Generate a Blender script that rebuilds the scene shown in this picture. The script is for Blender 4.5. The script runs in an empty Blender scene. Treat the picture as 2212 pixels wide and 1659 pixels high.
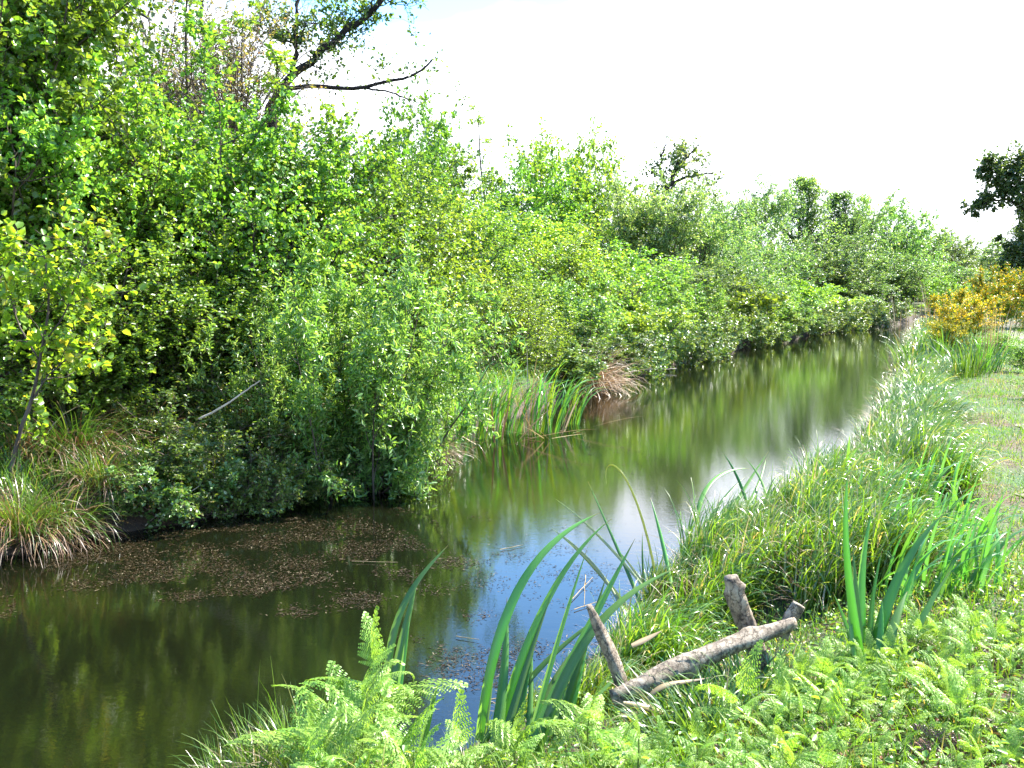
import bpy, math
import numpy as np
R = math.radians
rng = np.random.default_rng(7)

# ------------------------------------------------------------------ camera, world, sun
sc = bpy.context.scene
F_PX, CAM_H = 990.0, 2.4
PITCH = math.atan(97 / F_PX)
cd = bpy.data.cameras.new('camera')
cam = bpy.data.objects.new('camera', cd)
sc.collection.objects.link(cam)
cam.location = (0, 0, CAM_H)
cam.rotation_euler = (R(90) - PITCH, 0, 0)
cd.sensor_width = 36; cd.lens = F_PX / 1024 * 36
cd.clip_start = .05; cd.clip_end = 5000
sc.camera = cam

SUN_EL, SUN_AZ = 49.0, 62.0       # azimuth clockwise from +Y (the way the camera looks)
world = bpy.data.worlds.new('World'); sc.world = world
world.use_nodes = True
nt = world.node_tree; nt.nodes.clear()
wo = nt.nodes.new('ShaderNodeOutputWorld'); bg = nt.nodes.new('ShaderNodeBackground')
sky = nt.nodes.new('ShaderNodeTexSky'); sky.sky_type = 'NISHITA'; sky.sun_disc = False
sky.sun_elevation = R(SUN_EL); sky.sun_rotation = R(SUN_AZ)
sky.air_density = 1.0; sky.dust_density = 0.3; sky.ozone_density = 3.0
bg.inputs[1].default_value = 0.15
hs = nt.nodes.new('ShaderNodeHueSaturation'); hs.inputs['Saturation'].default_value = 1.22
nt.links.new(sky.outputs[0], hs.inputs['Color'])
# bright thin cloud low over the horizon, breaking up higher in the sky
wtc = nt.nodes.new('ShaderNodeTexCoord'); wsp = nt.nodes.new('ShaderNodeSeparateXYZ'); wno = nt.nodes.new('ShaderNodeTexNoise')
wno.inputs['Scale'].default_value = 3.2; wno.inputs['Detail'].default_value = 6
nt.links.new(wtc.outputs['Generated'], wsp.inputs[0]); nt.links.new(wtc.outputs['Generated'], wno.inputs[0])
wad = nt.nodes.new('ShaderNodeMath'); wad.operation = 'MULTIPLY_ADD'; wad.inputs[1].default_value = -.22
nt.links.new(wno.outputs[0], wad.inputs[0]); nt.links.new(wsp.outputs[2], wad.inputs[2])
wmr = nt.nodes.new('ShaderNodeMapRange'); wmr.inputs[1].default_value = .115; wmr.inputs[2].default_value = .175; wmr.inputs[3].default_value = 1; wmr.inputs[4].default_value = 0
nt.links.new(wad.outputs[0], wmr.inputs[0])
wmx = nt.nodes.new('ShaderNodeMix'); wmx.data_type = 'RGBA'; nt.links.new(wmr.outputs[0], wmx.inputs[0])
nt.links.new(hs.outputs[0], wmx.inputs[6]); wmx.inputs[7].default_value = (4.2, 4.4, 4.8, 1); nt.links.new(wmx.outputs[2], bg.inputs[0]); nt.links.new(bg.outputs[0], wo.inputs[0])

ld = bpy.data.lights.new('sun', 'SUN'); ld.energy = 5.0; ld.angle = R(.53); ld.color = (1, .95, .87)
sun = bpy.data.objects.new('sun', ld); sc.collection.objects.link(sun)
sun.rotation_euler = (R(90 - SUN_EL), 0, R(-SUN_AZ) + math.pi)
# a sun lamp shines along its -Z: rotate so it comes from azimuth SUN_AZ
from mathutils import Vector
sd = Vector((math.sin(R(SUN_AZ)) * math.cos(R(SUN_EL)), math.cos(R(SUN_AZ)) * math.cos(R(SUN_EL)), math.sin(R(SUN_EL))))
sun.rotation_euler = sd.to_track_quat('Z', 'Y').to_euler()
sun.location = sd * 60

vs = sc.view_settings
vs.view_transform = 'Standard'; vs.look = 'None'; vs.exposure = 2.2; vs.gamma = 1
vs.use_curve_mapping = False
sc.cycles.max_bounces = 7; sc.cycles.diffuse_bounces = 3; sc.cycles.glossy_bounces = 3
sc.cycles.transmission_bounces = 4; sc.cycles.transparent_max_bounces = 4
sc.cycles.use_denoising = True
sc.cycles.sample_clamp_indirect = 6

# ------------------------------------------------------------------ picture <-> place
KD = 1024 / 2212.0      # the photograph was measured on a 2212 px wide view

def ray(dx, dy):
    a = (dx * KD - 512) / F_PX; b = (384 - dy * KD) / F_PX
    return np.array([a, math.cos(PITCH) + math.sin(PITCH) * b, -math.sin(PITCH) + math.cos(PITCH) * b])

def at(dx, dy, Y):
    d = ray(dx, dy)
    return np.array([0, 0, CAM_H]) + d * (Y / d[1])

CA, SA = math.cos(R(23.4)), math.sin(R(23.4))
def sn(x, y): return x * SA + y * CA, x * CA - y * SA
def xy(s, n): return s * SA + n * CA, s * CA - n * SA

LE = np.array([(-30, -8.6), (2, -8.2), (6, -7.6), (8, -7.05), (12, -6.85), (16, -7.1), (22, -7.5), (30, -7.5), (38, -7.3),
               (44, -6.9), (52, -6.0), (59, -4.9), (66, -3.2), (72, -1.5), (90, 6), (130, 30)])
RE = np.array([(-30, -3.6), (1, -3.4), (3, -3.1), (3.6, -2.55), (4.3, -2.12), (6, -1.9), (8.2, -1.9), (9.8, -1.5), (11.8, -1.12), (14.4, -.98),
               (20, -.92), (30, -.98), (40, -1.1), (55, -1.25), (72, -1.2), (90, 6), (130, 30)])
def edgeL(s): return np.interp(s, LE[:, 0], LE[:, 1]) + .10 * np.sin(s * 1.7) + .06 * np.sin(s * 4.1 + 1)
def edgeR(s): return np.interp(s, RE[:, 0], RE[:, 1]) + .07 * np.sin(s * 2.3 + .5) + .04 * np.sin(s * 5.3)
def sm(t): t = np.clip(t, 0, 1); return t * t * (3 - 2 * t)
def gz(x, y):
    s, n = sn(np.asarray(x, float), np.asarray(y, float))
    dl = edgeL(s) - n; dr = n - edgeR(s)
    bump = .03 * np.sin(x * 2.1 + 1) * np.sin(y * 1.7) + .018 * np.sin(x * 5.3) * np.sin(y * 4.9 + 2)
    L = .5 * sm(dl / .45) + .5 * sm(dl / 5) + bump * 1.5
    near = sm((8.2 - s) / 2.2) * (1 - .9 * sm((4.0 - s) / .7) * sm((-.2 - x) / .3))
    Rr = (.28 * sm(dr / .35) + .45 * sm(dr / 1.6)) * (1 - near) + (.13 * sm(dr / .3) + .60 * sm((dr - .35) / 1.9)) * near + bump * .6
    U = -.75 * sm(-np.maximum(dl, dr) / .9)
    return np.where(dl > 0, L, np.where(dr > 0, Rr, U - .02))

# ------------------------------------------------------------------ mesh helpers
def mesh_np(name, V, faces, mats, mat_idx=None, smooth=False):
    """faces: list of (N,k) int arrays"""
    me = bpy.data.meshes.new(name)
    V = np.asarray(V, np.float32)
    loops = np.concatenate([f.ravel() for f in faces]).astype(np.int32)
    sizes = np.concatenate([np.full(len(f), f.shape[1], np.int32) for f in faces])
    starts = np.concatenate([[0], np.cumsum(sizes)[:-1]]).astype(np.int32)
    me.vertices.add(len(V)); me.vertices.foreach_set('co', V.ravel())
    me.loops.add(len(loops)); me.loops.foreach_set('vertex_index', loops)
    me.polygons.add(len(sizes)); me.polygons.foreach_set('loop_start', starts)
    if mat_idx is not None: me.polygons.foreach_set('material_index', np.asarray(mat_idx, np.int32))
    me.update(calc_edges=True)
    if smooth: me.polygons.foreach_set('use_smooth', np.ones(len(sizes), bool))
    for m in (mats if isinstance(mats, (list, tuple)) else [mats]): me.materials.append(m)
    return me

def link(name, data, parent=None, loc=(0, 0, 0), rot=(0, 0, 0), scale=(1, 1, 1)):
    o = bpy.data.objects.new(name, data); sc.collection.objects.link(o)
    o.location = loc; o.rotation_euler = rot; o.scale = scale
    if parent: o.parent = parent
    return o

def tag(o, label=None, cat=None, group=None, kind=None):
    if label: o['label'] = label
    if cat: o['category'] = cat
    if group: o['group'] = group
    if kind: o['kind'] = kind
    return o

def copy_thing(root, loc, rotz=0., scale=(1, 1, 1), label=None, group=None, tilt=(0, 0)):
    c = root.copy(); sc.collection.objects.link(c)
    c.location = loc; c.rotation_euler = (tilt[0], tilt[1], rotz); c.scale = scale
    if label: c['label'] = label
    if group: c['group'] = group
    for ch in list(root.children):
        k = ch.copy(); sc.collection.objects.link(k); k.parent = c
    return c

def norm(v): return v / (np.linalg.norm(v, axis=-1, keepdims=True) + 1e-9)

class Geo:
    def __init__(s): s.V = []; s.F = []; s.n = 0
    def add(s, V, faces):
        V = V.reshape(-1, 3); s.V.append(V)
        for f in faces: s.F.append(f + s.n)
        s.n += len(V)
    def mesh(s, name, mat, smooth=False):
        f4 = [f for f in s.F if f.shape[1] == 4]; f3 = [f for f in s.F if f.shape[1] == 3]
        fs = ([np.concatenate(f4)] if f4 else []) + ([np.concatenate(f3)] if f3 else [])
        return mesh_np(name, np.concatenate(s.V), fs, mat, smooth=smooth)

def tubes(g, P, rad, k=5):
    """P (M,n,3) centre lines, rad (M,n)"""
    M, n, _ = P.shape
    T = norm(np.gradient(P, axis=1))
    ref = np.where(np.abs(T[:, :1, 2:3]) > .9, np.array([1., 0, 0]), np.array([0, 0, 1.]))
    A = norm(np.cross(T, np.broadcast_to(ref, T.shape))); B = np.cross(T, A)
    th = np.linspace(0, 2 * np.pi, k, endpoint=False)
    ring = A[:, :, None] * np.cos(th)[None, None, :, None] + B[:, :, None] * np.sin(th)[None, None, :, None]
    V = P[:, :, None] + ring * rad[:, :, None, None]
    i = np.arange(M)[:, None, None] * n * k + np.arange(n - 1)[None, :, None] * k + np.arange(k)[None, None, :]
    j = np.arange(M)[:, None, None] * n * k + np.arange(n - 1)[None, :, None] * k + ((np.arange(k) + 1) % k)[None, None, :]
    f = np.stack([i, j, j + k, i + k], -1).reshape(-1, 4)
    g.add(V, [f])

def grow(P0, D, L, n, wob, up, rg=rng):
    M = len(P0); P = np.zeros((M, n + 1, 3)); P[:, 0] = P0; d = norm(D.copy())
    for i in range(n):
        d = norm(d + rg.normal(0, wob, (M, 3)) + np.array([0, 0, up]))
        P[:, i + 1] = P[:, i] + d * (L / n)[:, None]
    return P

def perp(d, rg=rng):
    r = rg.normal(size=d.shape)
    return norm(r - d * (r * d).sum(-1, keepdims=True))

def sprout(P, cnt, tmin, ang, rg=rng, pw=1.0):
    """pick cnt child sites on each polyline; returns pos, dir, t, parent"""
    M, n, _ = P.shape
    t = tmin + (1 - tmin) * rg.random((M, cnt)) ** pw
    fi = t * (n - 1) * .9999; i0 = fi.astype(int); fr = (fi - i0)[..., None]
    par = np.repeat(np.arange(M), cnt)
    a = P[par, i0.ravel()]; b = P[par, i0.ravel() + 1]
    pos = a + (b - a) * fr.reshape(-1, 1); d = norm(b - a)
    q = perp(d, rg); an = R(ang) * rg.uniform(.7, 1.25, (len(d), 1))
    return pos, norm(d * np.cos(an) + q * np.sin(an)), t.ravel(), par

def leaves(g, P, D, size, aspect=.6, upb=.6, fold=.25, shape='ovate', rg=rng, jit=.42, droop=.0):
    """leaf blades at P pointing along D, normals biased upward"""
    N = len(P)
    D = norm(D + rg.normal(0, .25, D.shape) + np.array([0, 0, -droop]))
    up = np.array([0, 0, upb]) + rg.normal(0, .55, (N, 3))
    S = norm(np.cross(D, up)); Nn = norm(np.cross(S, D))
    L = size * rg.uniform(1 - jit, 1 + jit, (N, 1)); W = L * aspect * .5
    f = fold * W * 2
    if shape == 'rhomb':
        V = np.stack([P, P + D * L * .5 + S * W + Nn * f, P + D * L, P + D * L * .5 - S * W + Nn * f], 1)
        b = np.arange(N)[:, None] * 4
        g.add(V, [b + np.array([[0, 1, 2]]), b + np.array([[0, 2, 3]])])
    else:
        if shape == 'ovate': a1, w1, a2, w2 = .28, .95, .68, .8
        else: a1, w1, a2, w2 = .25, .8, .6, .9
        curl = -Nn * L * .12
        V = np.stack([P, P + D * L * a1 + S * W * w1 + Nn * f, P + D * L * a2 + S * W * w2 + Nn * f + curl * .4, P + D * L + curl,
                      P + D * L * a2 - S * W * w2 + Nn * f + curl * .4, P + D * L * a1 - S * W * w1 + Nn * f], 1)
        b = np.arange(N)[:, None] * 6
        g.add(V, [b + np.array([[0, 1, 2, 3]]), b + np.array([[0, 3, 4, 5]])])

def blades(g, P0, az, L, W, tilt, bend, n=5, fold=.0, rg=rng, twist=.3, kink=0., taper=1.6, late=1.3):
    """grass blades: base, azimuth, length, width, start tilt from vertical, extra bend; arrays (N,)"""
    N = len(P0); az = np.asarray(az); side = np.stack([-np.sin(az), np.cos(az), np.zeros(N)], -1)
    hor = np.stack([np.cos(az), np.sin(az), np.zeros(N)], -1)
    P = np.zeros((N, n + 1, 3)); P[:, 0] = P0; cur = tilt.copy()
    for i in range(n):
        cur = cur + bend * (.4 + 1.2 * (i / max(1, n - 1)) ** late) / n if late < 2 else cur + bend * (.1 + 2.6 * (i / max(1, n - 1)) ** late) / n
        P[:, i + 1] = P[:, i] + (hor * np.sin(cur)[:, None] + np.array([0, 0, 1.]) * np.cos(cur)[:, None]) * (L / n)[:, None]
    t = np.linspace(0, 1, n + 1)
    w = (np.minimum(1, .65 + t * 1.2) * (1 - t ** taper))[None, :, None] * W[:, None, None] * .5 + .0004
    T = norm(np.gradient(P, axis=1)); Nn = np.cross(np.broadcast_to(side[:, None], T.shape), T)
    tw = (rg.normal(0, twist, (N, 1)) * 1.0 + rg.normal(0, twist, (N, 1)) * t[None])[..., None]
    S = side[:, None] * np.cos(tw) + Nn * np.sin(tw)
    if fold > 0:
        U = np.cross(S, T)
        V = np.stack([P - S * w, P - U * w * fold * 2, P + S * w], 2); k = 3
    else:
        V = np.stack([P - S * w, P + S * w], 2); k = 2
    fs = []
    b = np.arange(N)[:, None] * (n + 1) * k + np.arange(n)[None] * k
    for q in range(k - 1):
        fs.append(np.stack([b + q, b + q + 1, b + q + 1 + k, b + q + k], -1).reshape(-1, 4))
    g.add(V, fs)
    return P

# ------------------------------------------------------------------ materials
def newmat(name):
    m = bpy.data.materials.new(name); m.use_nodes = True; nt = m.node_tree; nt.nodes.clear()
    return m, nt, nt.nodes.new('ShaderNodeOutputMaterial')

def foliage(name, c1, c2, trans=.45, tcol=None, rough=.36, spec=.75, c3=None, obj_var=.35, noise=.0):
    m, nt, out = newmat(name); N = nt.nodes.new; Lk = nt.links.new
    geo = N('ShaderNodeNewGeometry'); ramp = N('ShaderNodeValToRGB'); oi = N('ShaderNodeObjectInfo')
    ramp.color_ramp.elements[0].color = (*c1, 1); ramp.color_ramp.elements[1].color = (*c2, 1)
    ramp.color_ramp.elements[0].position = .1; ramp.color_ramp.elements[1].position = .85
    if c3: e = ramp.color_ramp.elements.new(.97); e.color = (*c3, 1)
    Lk(geo.outputs['Random Per Island'], ramp.inputs[0])
    hsv = N('ShaderNodeHueSaturation')
    mr = N('ShaderNodeMapRange'); mr.inputs[3].default_value = 1 - obj_var; mr.inputs[4].default_value = 1 + obj_var * .6
    Lk(oi.outputs['Random'], mr.inputs[0]); Lk(mr.outputs[0], hsv.inputs['Value'])
    hm = N('ShaderNodeMath'); hm.operation = 'MULTIPLY'; hm.inputs[1].default_value = 7.31; Lk(oi.outputs['Random'], hm.inputs[0])
    hf = N('ShaderNodeMath'); hf.operation = 'FRACT'; Lk(hm.outputs[0], hf.inputs[0]); hr = N('ShaderNodeMapRange'); Lk(hf.outputs[0], hr.inputs[0])
    hr.inputs[3].default_value = .5 - .05 * obj_var; hr.inputs[4].default_value = .5 + .05 * obj_var; Lk(hr.outputs[0], hsv.inputs['Hue'])
    Lk(ramp.outputs[0], hsv.inputs['Color'])
    p = N('ShaderNodeBsdfPrincipled'); p.inputs['Roughness'].default_value = rough
    p.inputs['Specular IOR Level'].default_value = spec
    Lk(hsv.outputs[0], p.inputs['Base Color'])
    tr = N('ShaderNodeBsdfTranslucent'); mul = N('ShaderNodeMix'); mul.data_type = 'RGBA'; mul.blend_type = 'MULTIPLY'
    mul.inputs[0].default_value = 1
    Lk(hsv.outputs[0], mul.inputs[6]); mul.inputs[7].default_value = (*(tcol or (2.2, 1.9, .8)), 1)
    Lk(mul.outputs[2], tr.inputs[0])
    mx = N('ShaderNodeMixShader'); mx.inputs[0].default_value = trans
    Lk(p.outputs[0], mx.inputs[1]); Lk(tr.outputs[0], mx.inputs[2]); Lk(mx.outputs[0], out.inputs[0])
    return m

def strap(name, c1, c2, tip=(.30, .22, .09), trans=.42):
    m = foliage(name, c1, c2, trans=trans, tcol=(1.7, 1.7, .6), rough=.34, spec=.6); nt = m.node_tree; N = nt.nodes.new; Lk = nt.links.new
    hsv = [n for n in nt.nodes if n.type == 'HUE_SAT'][0]; outs = [l.to_socket for l in hsv.outputs[0].links]
    ac = N('ShaderNodeAttribute'); ac.attribute_name = 'across'; al = N('ShaderNodeAttribute'); al.attribute_name = 'along'
    w = N('ShaderNodeMath'); w.operation = 'MULTIPLY'; w.inputs[1].default_value = 34; Lk(ac.outputs['Fac'], w.inputs[0])
    s_ = N('ShaderNodeMath'); s_.operation = 'SINE'; Lk(w.outputs[0], s_.inputs[0])
    mr = N('ShaderNodeMapRange'); mr.inputs[1].default_value = -1; mr.inputs[3].default_value = .78; mr.inputs[4].default_value = 1.15; Lk(s_.outputs[0], mr.inputs[0])
    mu = N('ShaderNodeVectorMath'); mu.operation = 'SCALE'; Lk(hsv.outputs[0], mu.inputs[0]); Lk(mr.outputs[0], mu.inputs['Scale'])
    tr = N('ShaderNodeMapRange'); tr.inputs[1].default_value = .93; tr.inputs[2].default_value = 1; Lk(al.outputs['Fac'], tr.inputs[0])
    mx = N('ShaderNodeMix'); mx.data_type = 'RGBA'; Lk(tr.outputs[0], mx.inputs[0]); Lk(mu.outputs[0], mx.inputs[6]); mx.inputs[7].default_value = (*tip, 1)
    lo = N('ShaderNodeMapRange'); lo.inputs[1].default_value = .25; lo.inputs[2].default_value = .0; lo.inputs[3].default_value = 0; lo.inputs[4].default_value = .6; Lk(al.outputs['Fac'], lo.inputs[0])
    m2 = N('ShaderNodeMix'); m2.data_type = 'RGBA'; Lk(lo.outputs[0], m2.inputs[0]); Lk(mx.outputs[2], m2.inputs[6]); m2.inputs[7].default_value = (c2[0] * 1.5, c2[1] * 1.15, c2[2], 1)
    for o in outs: Lk(m2.outputs[2], o)
    return m

def surf(name, cols, scale=6, rough=.85, bump=.4, detail=8, bscale=None, stretch=(1, 1, 1), coord='Object', spec=.3):
    m, nt, out = newmat(name); N = nt.nodes.new; Lk = nt.links.new
    tc = N('ShaderNodeTexCoord'); mp = N('ShaderNodeMapping'); mp.inputs['Scale'].default_value = stretch
    Lk(tc.outputs[coord], mp.inputs[0])
    no = N('ShaderNodeTexNoise'); no.inputs['Scale'].default_value = scale; no.inputs['Detail'].default_value = detail
    no.inputs['Roughness'].default_value = .65
    Lk(mp.outputs[0], no.inputs[0]); ra = N('ShaderNodeValToRGB')
    els = ra.color_ramp.elements
    for i, c in enumerate(cols):
        pos = .32 + .36 * i / max(1, len(cols) - 1)
        if i < 2: els[i].position = pos; els[i].color = (*c, 1)
        else: e = els.new(pos); e.color = (*c, 1)
    Lk(no.outputs[0], ra.inputs[0])
    p = N('ShaderNodeBsdfPrincipled'); p.inputs['Roughness'].default_value = rough; p.inputs['Specular IOR Level'].default_value = spec
    Lk(ra.outputs[0], p.inputs[0])
    n2 = N('ShaderNodeTexNoise'); n2.inputs['Scale'].default_value = bscale or scale * 3; n2.inputs['Detail'].default_value = 6
    Lk(mp.outputs[0], n2.inputs[0]); bp = N('ShaderNodeBump'); bp.inputs['Strength'].default_value = bump
    bp.inputs['Distance'].default_value = .02
    Lk(n2.outputs[0], bp.inputs['Height']); Lk(bp.outputs[0], p.inputs['Normal']); Lk(p.outputs[0], out.inputs[0])
    return m

M = {}
M['alder'] = foliage('alder_leaf', (.08, .185, .022), (.165, .30, .04), c3=(.19, .32, .05))
M['haw'] = foliage('hawthorn_leaf', (.085, .195, .022), (.18, .32, .045), c3=(.21, .33, .06))
M['lime'] = foliage('bright_leaf', (.105, .21, .022), (.215, .34, .045), c3=(.25, .35, .08))
M['willow'] = foliage('willow_leaf', (.09, .21, .04), (.19, .33, .075), c3=(.25, .35, .14), obj_var=.12, rough=.36)
M['greywil'] = foliage('grey_willow_leaf', (.08, .17, .05), (.17, .28, .09), c3=(.28, .35, .22), rough=.4)
M['bramble'] = foliage('bramble_leaf', (.06, .115, .02), (.14, .22, .04), c3=(.2, .2, .1), trans=.35, rough=.36, spec=.6)
M['ivyl'] = foliage('waterside_leaf', (.07, .16, .03), (.17, .27, .06), c3=(.25, .3, .15), trans=.3, rough=.35)
M['dark'] = foliage('dark_leaf', (.07, .16, .05), (.13, .25, .08), trans=.5)
M['farleaf'] = foliage('distant_leaf', (.07, .16, .045), (.15, .27, .075), c3=(.22, .3, .14))
M['oak'] = foliage('oak_leaf', (.05, .10, .03), (.11, .17, .05), trans=.45)
M['oakl'] = foliage('spring_oak_leaf', (.05, .11, .02), (.12, .2, .035), trans=.45)
M['sapling'] = foliage('sapling_leaf', (.09, .23, .02), (.18, .33, .03), c3=(.34, .34, .04), trans=.5)
M['bud'] = foliage('young_leaf', (.12, .12, .05), (.20, .22, .07), c3=(.22, .13, .09))
M['sedge'] = foliage('sedge_blade', (.055, .14, .010), (.16, .27, .03), c3=(.40, .34, .16), trans=.38, rough=.27, spec=.85, obj_var=.2)
M['dry'] = foliage('dry_blade', (.18, .12, .05), (.40, .30, .15), c3=(.5, .42, .26), trans=.2, tcol=(1.2, 1, .8), rough=.5)
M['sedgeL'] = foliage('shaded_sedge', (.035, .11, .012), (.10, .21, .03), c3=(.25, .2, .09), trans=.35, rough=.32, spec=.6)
M['skirt'] = foliage('dead_skirt', (.08, .042, .018), (.20, .12, .055), c3=(.33, .24, .13), trans=.2, tcol=(1.2, 1, .8), rough=.5)
M['reed'] = foliage('reed_blade', (.07, .21, .045), (.13, .30, .075), trans=.4, tcol=(1.6, 1.8, .5), rough=.33, spec=.6)
M['strap'] = strap('cattail_leaf', (.12, .28, .06), (.18, .36, .10), trans=.5)
M['grass'] = foliage('grass_blade', (.045, .13, .010), (.115, .22, .018), c3=(.26, .22, .08), trans=.4, rough=.5, spec=.3)
M['fern'] = foliage('bracken_frond', (.16, .30, .035), (.27, .42, .07), trans=.42, tcol=(1.7, 1.6, .7), rough=.42, spec=.5, obj_var=.22)
M['fernold'] = foliage('brown_frond', (.12, .04, .02), (.22, .1, .05), trans=.2, tcol=(1, 1, 1))
M['yellow'] = foliage('yellow_flower', (.56, .42, .010), (.74, .57, .015), trans=.4, tcol=(1.2, 1.1, .6))
M['stem'] = surf('green_stem', [(.08, .14, .02), (.15, .2, .04)], 20)
M['bark'] = surf('bark', [(.03, .022, .016), (.07, .055, .04), (.12, .10, .075)], 9, stretch=(1, 1, .3))
M['darkbark'] = surf('dark_bark', [(.012, .010, .010), (.035, .028, .024)], 9, stretch=(1, 1, .3))
M['twig'] = surf('twig_bark', [(.10, .07, .055), (.2, .15, .12)], 12)
M['paletwig'] = surf('pale_twig', [(.38, .31, .23), (.55, .48, .38)], 12)
M['tuss'] = foliage('dead_tussock', (.15, .095, .045), (.36, .25, .13), c3=(.46, .36, .22), trans=.2, tcol=(1.2, 1, .8), rough=.5)
M['straw'] = surf('wet_straw', [(.18, .13, .06), (.34, .26, .14)], 12)
M['wood'] = surf('weathered_wood', [(.09, .075, .06), (.27, .235, .20), (.42, .38, .33)], 14, bump=.9, bscale=40, stretch=(.25, 1, 1))

def ground_mat():
    m, nt, out = newmat('bank_ground'); N = nt.nodes.new; Lk = nt.links.new
    tc = N('ShaderNodeTexCoord')
    def noise(s, d=6):
        n = N('ShaderNodeTexNoise'); n.inputs['Scale'].default_value = s; n.inputs['Detail'].default_value = d
        Lk(tc.outputs['Object'], n.inputs[0]); return n
    def ramp(src, cols, a=.35, b=.65):
        r = N('ShaderNodeValToRGB')
        for i, c in enumerate(cols):
            pos = a + (b - a) * i / (len(cols) - 1)
            if i < 2: r.color_ramp.elements[i].position = pos; r.color_ramp.elements[i].color = (*c, 1)
            else: e = r.color_ramp.elements.new(pos); e.color = (*c, 1)
        Lk(src, r.inputs[0]); return r
    a = ramp(noise(1.1, 5).outputs[0], [(.035, .085, .012), (.06, .075, .02), (.085, .045, .022)], .38, .60)
    b = ramp(noise(34, 6).outputs[0], [(.45, .45, .4), (1.25, 1.25, 1.2)], .3, .7)
    mu = N('ShaderNodeMix'); mu.data_type = 'RGBA'; mu.blend_type = 'MULTIPLY'; mu.inputs[0].default_value = 1
    Lk(a.outputs[0], mu.inputs[6]); Lk(b.outputs[0], mu.inputs[7])
    # below the grass line of the bank: wet brown soil
    sx = N('ShaderNodeSeparateXYZ'); Lk(tc.outputs['Object'], sx.inputs[0])
    mr = N('ShaderNodeMapRange'); mr.inputs[1].default_value = .30; mr.inputs[2].default_value = .55
    Lk(sx.outputs[2], mr.inputs[0])
    mx = N('ShaderNodeMix'); mx.data_type = 'RGBA'; Lk(mr.outputs[0], mx.inputs[0])
    mx.inputs[6].default_value = (.045, .03, .018, 1); Lk(mu.outputs[2], mx.inputs[7])
    p = N('ShaderNodeBsdfPrincipled'); p.inputs['Roughness'].default_value = .9; Lk(mx.outputs[2], p.inputs[0])
    bp = N('ShaderNodeBump'); bp.inputs['Strength'].default_value = .8; bp.inputs['Distance'].default_value = .03
    Lk(noise(22, 8).outputs[0], bp.inputs['Height']); Lk(bp.outputs[0], p.inputs['Normal']); Lk(p.outputs[0], out.inputs[0])
    return m

def water_mat():
    m, nt, out = newmat('canal_water'); N = nt.nodes.new; Lk = nt.links.new
    tc = N('ShaderNodeTexCoord')
    p = N('ShaderNodeBsdfPrincipled'); p.inputs['Base Color'].default_value = (.004, .005, .002, 1)
    p.inputs['Roughness'].default_value = .012; p.inputs['IOR'].default_value = 1.5
    mp = N('ShaderNodeMapping'); mp.inputs['Rotation'].default_value = (0, 0, R(15)); mp.inputs['Scale'].default_value = (1, 1.7, 1)
    Lk(tc.outputs['Object'], mp.inputs[0])
    def noise(s, d, src=mp.outputs[0]):
        n = N('ShaderNodeTexNoise'); n.inputs['Scale'].default_value = s; n.inputs['Detail'].default_value = d
        Lk(src, n.inputs[0]); return n
    b1 = N('ShaderNodeBump'); b1.inputs['Distance'].default_value = .02; b1.inputs['Strength'].default_value = .025
    Lk(noise(9, 3).outputs[0], b1.inputs['Height'])
    b2 = N('ShaderNodeBump'); b2.inputs['Distance'].default_value = .006; b2.inputs['Strength'].default_value = .05
    Lk(noise(38, 2).outputs[0], b2.inputs['Height']); Lk(b1.outputs[0], b2.inputs['Normal'])
    Lk(b2.outputs[0], p.inputs['Normal']); Lk(p.outputs[0], out.inputs[0])
    return m

# ------------------------------------------------------------------ setting
def graded(lo, a, b, hi, fine, k=1.18):
    v = list(np.arange(a, b + 1e-6, fine)); st = fine; x = a
    while x > lo: st *= k; x -= st; v.insert(0, x)
    st = fine; x = v[-1]
    while x < hi: st *= k; x += st; v.append(x)
    return np.array(v)
def sheet(name, S, Nn, zf, mat, ragged=None):
    s, n = np.meshgrid(S, Nn, indexing='ij')
    if ragged is not None: n = ragged(s, n)
    x, y = xy(s, n); V = np.stack([x, y, zf(x, y)], -1).reshape(-1, 3)
    a, b = len(S), len(Nn); i = (np.arange(a - 1)[:, None] * b + np.arange(b - 1)[None]).ravel()
    f = np.stack([i, i + b, i + b + 1, i + 1], -1)
    me = mesh_np(name, V, [f[:, ::-1]], mat, smooth=True)
    return link(name, me)
g_ = sheet('ground', graded(-300, 0, 32, 1500, .2, 1.09), graded(-900, -9.5, 3, 900, .11, 1.14), gz, ground_mat())
tag(g_, 'grassy and muddy banks on both sides of the canal', kind='structure')
wt = sheet('water', np.arange(-30, 92, 2.), np.linspace(-11, 12, 12), lambda x, y: x * 0, water_mat())
tag(wt, 'still dark canal water mirroring trees and blue sky', kind='structure')
M['path'] = surf('path_dirt', [(.05, .05, .025), (.15, .125, .095), (.24, .205, .17)], 5, bscale=30, bump=.8)
def prag(s, n):
    t = (n - .9) / .6
    q = sum(np.sin(s * f + n * f * .4 + p) / f ** .8 for f, p in ((1.3, 0), (3.1, 1), (7.3, 2), (15.7, 3), (31., 4)))
    return .45 + .07 * np.clip(s - 7, 0, 18) + .6 + t * .40 + .15 * q * np.clip(np.abs(t), .2, 1)
tag(sheet('path', graded(4.9, 5, 30, 90, .035, 1.1), np.linspace(.3, 1.5, 24), lambda x, y: gz(x, y) + .012, M['path'], prag),
    'worn sandy footpath along the top of the right bank', kind='structure')

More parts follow.
